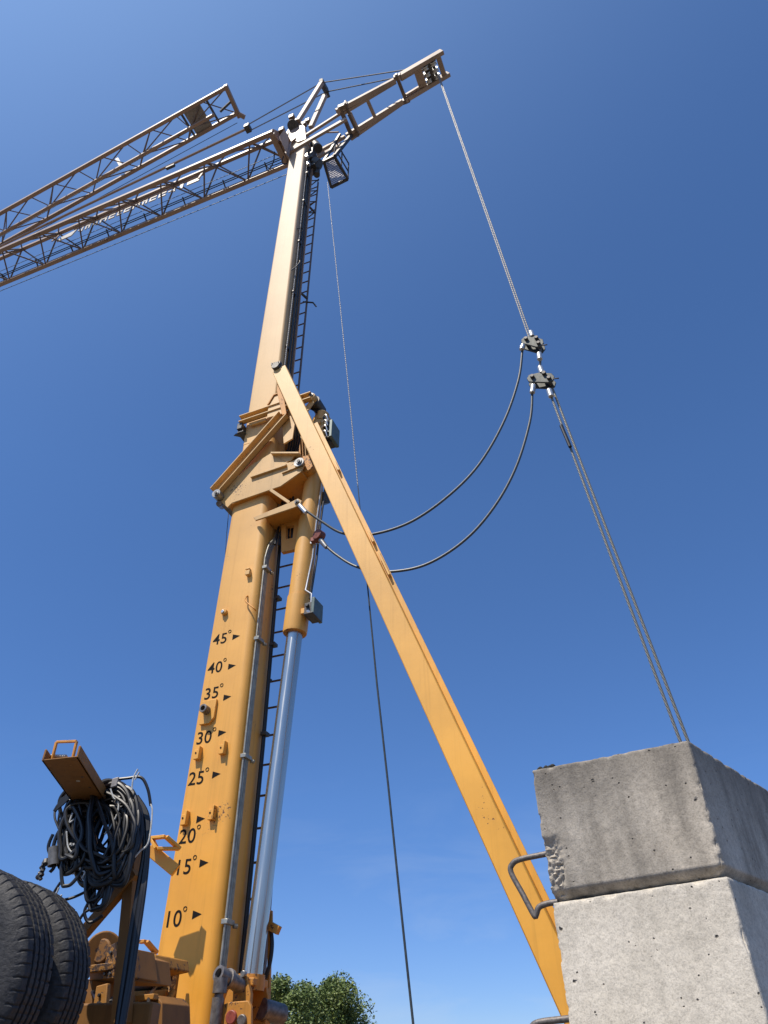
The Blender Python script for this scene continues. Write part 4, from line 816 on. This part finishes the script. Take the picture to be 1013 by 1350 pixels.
for i in range(5): hang((140+rd.uniform(-10, 14), 1064+rd.uniform(-8, 10)), (127+rd.uniform(-12, 12), 1196+rd.uniform(-14, 10)), rd.uniform(10, 22), rd.uniform(16, 34), rd.choice((.008, .010)), rd.uniform(-.05, .08), 'cable_loop')
for i in range(12): hang((100+rd.uniform(-10, 14), 1062+rd.uniform(-8, 12)), (88+rd.uniform(-10, 18), 1146+rd.uniform(-26, 24)), rd.uniform(6, 16), rd.uniform(10, 26), rd.choice((.007, .009, .011)), rd.uniform(-.07, .05), 'cable_loop')
for pts, r in (([(70, 1100), (64, 1118), (72, 1140), (66, 1150)], .009), ([(93, 1075), (76, 1100), (70, 1120), (70, 1135)], .010), ([(80, 1163), (70, 1182), (86, 1186), (112, 1176), (130, 1160)], .007),
               ([(98, 1226), (110, 1205), (122, 1196), (140, 1175)], .007), ([(150, 1028), (168, 1026), (186, 1025), (195, 1040), (199, 1062)], .008), ([(126, 1177), (112, 1200), (118, 1216), (136, 1207)], .008),
               ([(72, 1070), (80, 1058), (98, 1042), (112, 1038)], .010)):
    b = MB(); b.tube(spline([cpt(u, v, -0.04) for u, v in pts], 8), r, 8); b.build('loose_end', BLACK, coil)
b = MB(); b.prism([cpt(72, 1070, -.06), cpt(80, 1052, -.06), cpt(92, 1046, -.06), cpt(94, 1050, -.06), cpt(84, 1060, -.06)], (0, 0.01, 0)); b.build('cut_flap', BLACK, coil)
b = MB()
for pts in ([(146, 1040), (150, 1052), (156, 1056), (155, 1072), (145, 1092), (138, 1100)], [(174, 1042), (176, 1026), (182, 1014)], [(178, 1028), (184, 1018)], [(199, 1060), (201, 1072), (196, 1110), (185, 1122), (178, 1130)], [(96, 1072), (92, 1084), (98, 1080)], [(88, 1096), (90, 1116), (96, 1124), (103, 1122)], [(104, 1132), (106, 1146), (112, 1150), (108, 1158)], [(82, 1180), (72, 1186), (78, 1170)]):
    b = MB(); b.tube(spline([cpt(u, v, -0.075) for u, v in pts], 6), 0.0042, 6); b.build('pale_wire', TAPE, coil)
rc3 = simple('grey_plug_plastic', (0.12, 0.12, 0.12), 0.5)
b = MB(); a = cpt(71, 1117, -.05); c = cpt(71, 1141, -.05); b.lathe(a, c-a, [(0, 0.012), (0.0, 0.024), ((c-a).length, 0.030), ((c-a).length, 0.024), ((c-a).length-0.02, 0.02)], 20); b.build('plug', rc3, coil)
b = MB()
for k in range(10): b.cyl(cpt(61-k*.8+rd.uniform(-2, 2), 1132+2.5*k, -.05), cpt(59-k*.8+rd.uniform(-3, 3), 1137+2.5*k, -.05+rd.uniform(-.02, .02)), rd.uniform(.006, .014), 8)
b.build('plug_cluster', STEEL, coil)
b = MB()
for k in range(14): 
    u, v = rd.choice(((104, 1090), (112, 1100), (96, 1110), (100, 1140))); p = cpt(u+rd.uniform(-4, 4), v+rd.uniform(-12, 12), -.07); b.box(p, (0.012, 0.012, 0.01), (Vector((1, 0.2*k, 0.3)), Vector((-.2*k, 1, 0)), K))
b.build('cable_ties', TAPE, coil)
b = MB(); b.box(cpt(153, 1033, -.03), (0.035, 0.05, 0.05), (Vector((1, 0, .3)), ey, K)); b.build('strap', GREYP, coil, 0.004)
for du, r in ((3, .015), (9, .012), (-7, .013)):
    b = MB(); b.tube(spline([cpt(176+du*.5, 1050, 0.06), cpt(190+du*.5, 1075, 0.05), cpt(193+du*.3, 1115, 0.02), cpt(187+du*.5, 1165, -.05), cpt(177+du*.6, 1230, -.08), cpt(168+du*.6, 1290, -.12), cpt(158+du*.5, 1352, -.16), cpt(150+du*.5, 1420, -.2)], 8), r, 8); b.build('hanging_hose', BLACK, coil)

# ================================================================== concrete ballast blocks
Lc, Cc = Vector((0.730, 3.655, 0)), Vector((1.400, 3.262, 0)); e1_ = (Cc-Lc).normalized(); e2_ = Vector((math.sin(R(42)), math.cos(R(42)), 0)); BW = (Cc-Lc).length; BD = 1.9
byaw = math.atan2(e1_.y, e1_.x)
def block(h, seed, fine, rough=False, chamfer=0.032):
    st = 0.0065 if fine else 0.05
    nx, ny, nz = max(4, int(BW/st)), max(4, int(BD/(st*1.6))), max(4, int(h/st)); r = 0.012; b = MB()
    def disp(x, y, z):
        ix, iy, iz = min(max(x, r), BW-r), min(max(y, r), BD-r), min(max(z, r), h-r)
        d = Vector((x-ix, y-iy, z-iz)); cnt = (abs(d.x) > 1e-6)+(abs(d.y) > 1e-6)+(abs(d.z) > 1e-6)
        L1 = d.length; dn = d.normalized() if L1 > 0 else Vector((0, 0, 1)); p = Vector((ix, iy, iz))+dn*r
        if not fine: return p
        q = Vector((x, y, z+seed*3))
        ds = sorted((min(x, BW-x), min(y, BD-y), min(z, h-z))); ed = ds[1]        # distance to nearest edge line
        chip = max(0.0, noise.fractal(q*16, 0.9, 2.0, 4)-0.05+0.35*max(0, noise.noise(q*5)))*max(0.0, 1-ed/0.022)*0.017
        sm = 0.0012*noise.fractal(q*9, 0.8, 2, 3) + 0.0007*noise.noise(q*60)
        p -= dn*(chip) ; p += dn*sm
        if z < chamfer*1.3:
            k = 1-z/(chamfer*1.3); ins = chamfer*k
            if y < 0.06: p.y += ins*1.35
            if x > BW-0.06: p.x -= ins*1.35
        if rough and y < 0.03:                                                    # broken patch at the left lower corner
            wv = 0.02*noise.noise(q*14); m_ = max(0, 1-((x+wv)/0.10)**2) * max(0, 1-(abs(z+wv-0.13)/0.14)**2)
            p.y += min(1, m_*3)*(0.006+0.014*max(0, 0.5+0.8*noise.noise(q*95)+0.6*noise.noise(q*45)))
        return p
    def grid(f, n1, n2):
        o = len(b.v)
        for i in range(n1+1):
            for j in range(n2+1): b.v.append(tuple(disp(*f(i/n1, j/n2))))
        for i in range(n1):
            for j in range(n2): a = o+i*(n2+1)+j; b.f.append((a, a+n2+1, a+n2+2, a+1))

    grid(lambda u, v: (u*BW, 0, v*h), nx, nz); grid(lambda u, v: (BW, u*BD, v*h), ny, nz); grid(lambda u, v: (u*BW, BD, v*h), nx, nz)
    grid(lambda u, v: (0, u*BD, v*h), ny//2, nz); grid(lambda u, v: (u*BW, v*BD, h), nx, ny//2); grid(lambda u, v: (u*BW, v*BD, 0), nx, ny//2)
    e2l = Matrix.Rotation(-byaw, 4, 'Z') @ e2_; shl = Matrix.Rotation(-byaw, 4, 'Z') @ Vector((0.035, 0.145, 0))
    def sk(p):
        x, y, z = p; k = (1-x/BW)*((1-z/h) if seed == 1 else 1.0)
        return (x+e2l.x*y+shl.x*k, e2l.y*y+shl.y*k, z)
    b.v = [sk(p) for p in b.v]; return b
tops = [2.815, 2.238, 1.678, 1.118, 0.558]; hts = [0.573, 0.556, 0.556, 0.556, 0.558]
bl_labels = ['dark weathered concrete ballast block at the top of its stack with a bent steel handle', 'pale clean concrete ballast block directly beneath the dark top block',
             'third concrete ballast block down in the stack', 'fourth concrete ballast block down in the stack', 'lowest concrete ballast block resting on the ground']
def handle(zo):
    fn = Vector((e1_.y, -e1_.x, 0)); pt = Lc - fn*0.16
    def hp(u, v): d = ray(u, v); t = (pt-CAM).dot(fn)/d.dot(fn); return CAM+d*t
    return [hp(772, 1117), hp(735, 1123), hp(714, 1127), hp(686, 1133), hp(676, 1139), hp(674, 1150), hp(689, 1178), hp(704, 1206), hp(707, 1206), hp(711, 1196), hp(723, 1191), hp(736, 1189)]
org0 = None
for i, (tp, h) in enumerate(zip(tops, hts)):
    r0 = Lc + Vector((0, 0, tp-h)) + (e1_*0.004 + e2_*0.0 if i == 1 else Vector((0, 0, 0)))
    root = empty('ballast_block', r0, byaw); tag(root, bl_labels[i], 'concrete block', 'concrete ballast blocks stacked on the right')
    block(h, i+1, i < 2, i == 0).build('block_body', CONC1 if i in (0, 3) else CONC2, root, 0, 50)
    hpts = handle(0)
    inv = Matrix.Rotation(-byaw, 4, 'Z')
    lpts = [inv @ (p - (Lc+Vector((0, 0, tops[0]-hts[0])))) for p in hpts]
    if i: lpts = [p-Vector((0, 0, 0.105)) for p in lpts]
    if True:
        b = MB(); b.tube(spline(lpts, 6), 0.0138, 12); b.build('lifting_handle', REBAR, root)
b = None
# soot-black lump on the top left corner
b = MB(); rng_ = random.Random(3)
for k in range(16):
    p = Lc + e1_*(0.03+0.006*k*rng_.uniform(.3, 1)) + e2_*0.03 + Vector((0, 0, 2.815+rng_.uniform(0, 0.010))); b.lathe(p, (0, 0, 1), [(-0.01, 0), (-0.008, 0.012), (0.0, 0.014), (0.008, 0.006), (0.009, 0)], 8)
o = b.build('moss_tuft', simple('dark_moss', (0.025, 0.024, 0.018), 0.95)); tag(o, 'small black tuft of dried moss on the left edge of the top block', 'moss')

# ================================================================== trees
def leafmat():
    mt, nt, b = mat('foliage'); n = tex(nt, 0.55, 3); n2 = tex(nt, 4, 2); r = ramp(nt, n.outputs[0], [(0.35, 0.0), (0.65, 1.0)])
    c = mix(nt, r.outputs[0], (0.075, 0.12, 0.02), (0.22, 0.25, 0.05)); c = mix(nt, n2.outputs[0], c, (0.06, 0.10, 0.024)); nt.links.new(c, b.inputs['Base Color']); b.inputs['Roughness'].default_value = 0.6
    b.inputs['Transmission Weight'].default_value = 0.0; return mt
LEAF = leafmat(); BARK = simple('bark', (0.10, 0.075, 0.055), 0.9, 0, 8, 0.4, 0.8, 0.03)
def tree(x, y, h, cr, label, seed, nleaf):
    rg = random.Random(seed); root = empty('broadleaf_tree', (x, y, 0)); tag(root, label, 'tree', 'trees behind the crane')
    b = MB(); b.tube([(0, 0, 0), (0.1, 0, h*0.2), (0.15, 0.1, h*0.45), (0.1, 0.2, h*0.8)], [0.42, 0.32, 0.22, 0.06], 12)
    lob = []
    for k in range(85):
        th = rg.uniform(0, 2*math.pi); zz = rg.uniform(0.25, 0.90); rr2 = cr*math.sqrt(max(0.05, 1-((zz-0.5)/0.52)**2))*rg.uniform(0.45, 0.95)*(1-0.0)
        p = Vector((math.cos(th)*rr2, math.sin(th)*rr2, h*zz)); lob.append((p, rg.uniform(0.10, 0.23)*cr))
        if k < 14: b.tube([(0.12, 0.05, h*0.25+h*0.3*rg.random()), tuple(p*0.6+Vector((0, 0, h*0.18))), tuple(p)], [0.12, 0.07, 0.02], 6)
    b.build('trunk', BARK, root)
    c = MB()
    for k in range(nleaf):
        p, r_ = lob[rg.randrange(len(lob))]
        d = Vector((rg.gauss(0, 1), rg.gauss(0, 1), rg.gauss(0, 1))).normalized(); q = p + Vector((d.x, d.y, d.z*0.8))*r_*(rg.random()**0.4)*(1.12 if rg.random() < .1 else 1)
        s_ = rg.uniform(0.04, 0.13); u_ = Vector((rg.gauss(0, 1), rg.gauss(0, 1), rg.gauss(0, .6))).normalized(); v_ = u_.cross(Vector((rg.gauss(0, 1), rg.gauss(0, 1), rg.gauss(0, 1)))).normalized()
        o = len(c.v); c.v += [tuple(q-u_*s_), tuple(q+v_*s_*0.6), tuple(q+u_*s_), tuple(q-v_*s_*0.6)]; c.f.append((o, o+1, o+2, o+3))
    c.build('crown', LEAF, root, recalc=False)
def gp(u, dist): d = ray(u, 1350); k = dist/d.y; return d.x*k, dist
x, y = gp(374, 58); tree(x, y, 7.35, 6.0, 'leafy green tree rising just right of the mast foot', 4, 70000)
x, y = gp(300, 66); tree(x, y, 7.3, 5.2, 'leafy green tree hidden mostly behind the mast foot', 8, 12000)
x, y = gp(90, 70); tree(x, y, 6.6, 5.0, 'leafy green tree far behind the tyres', 12, 10000)
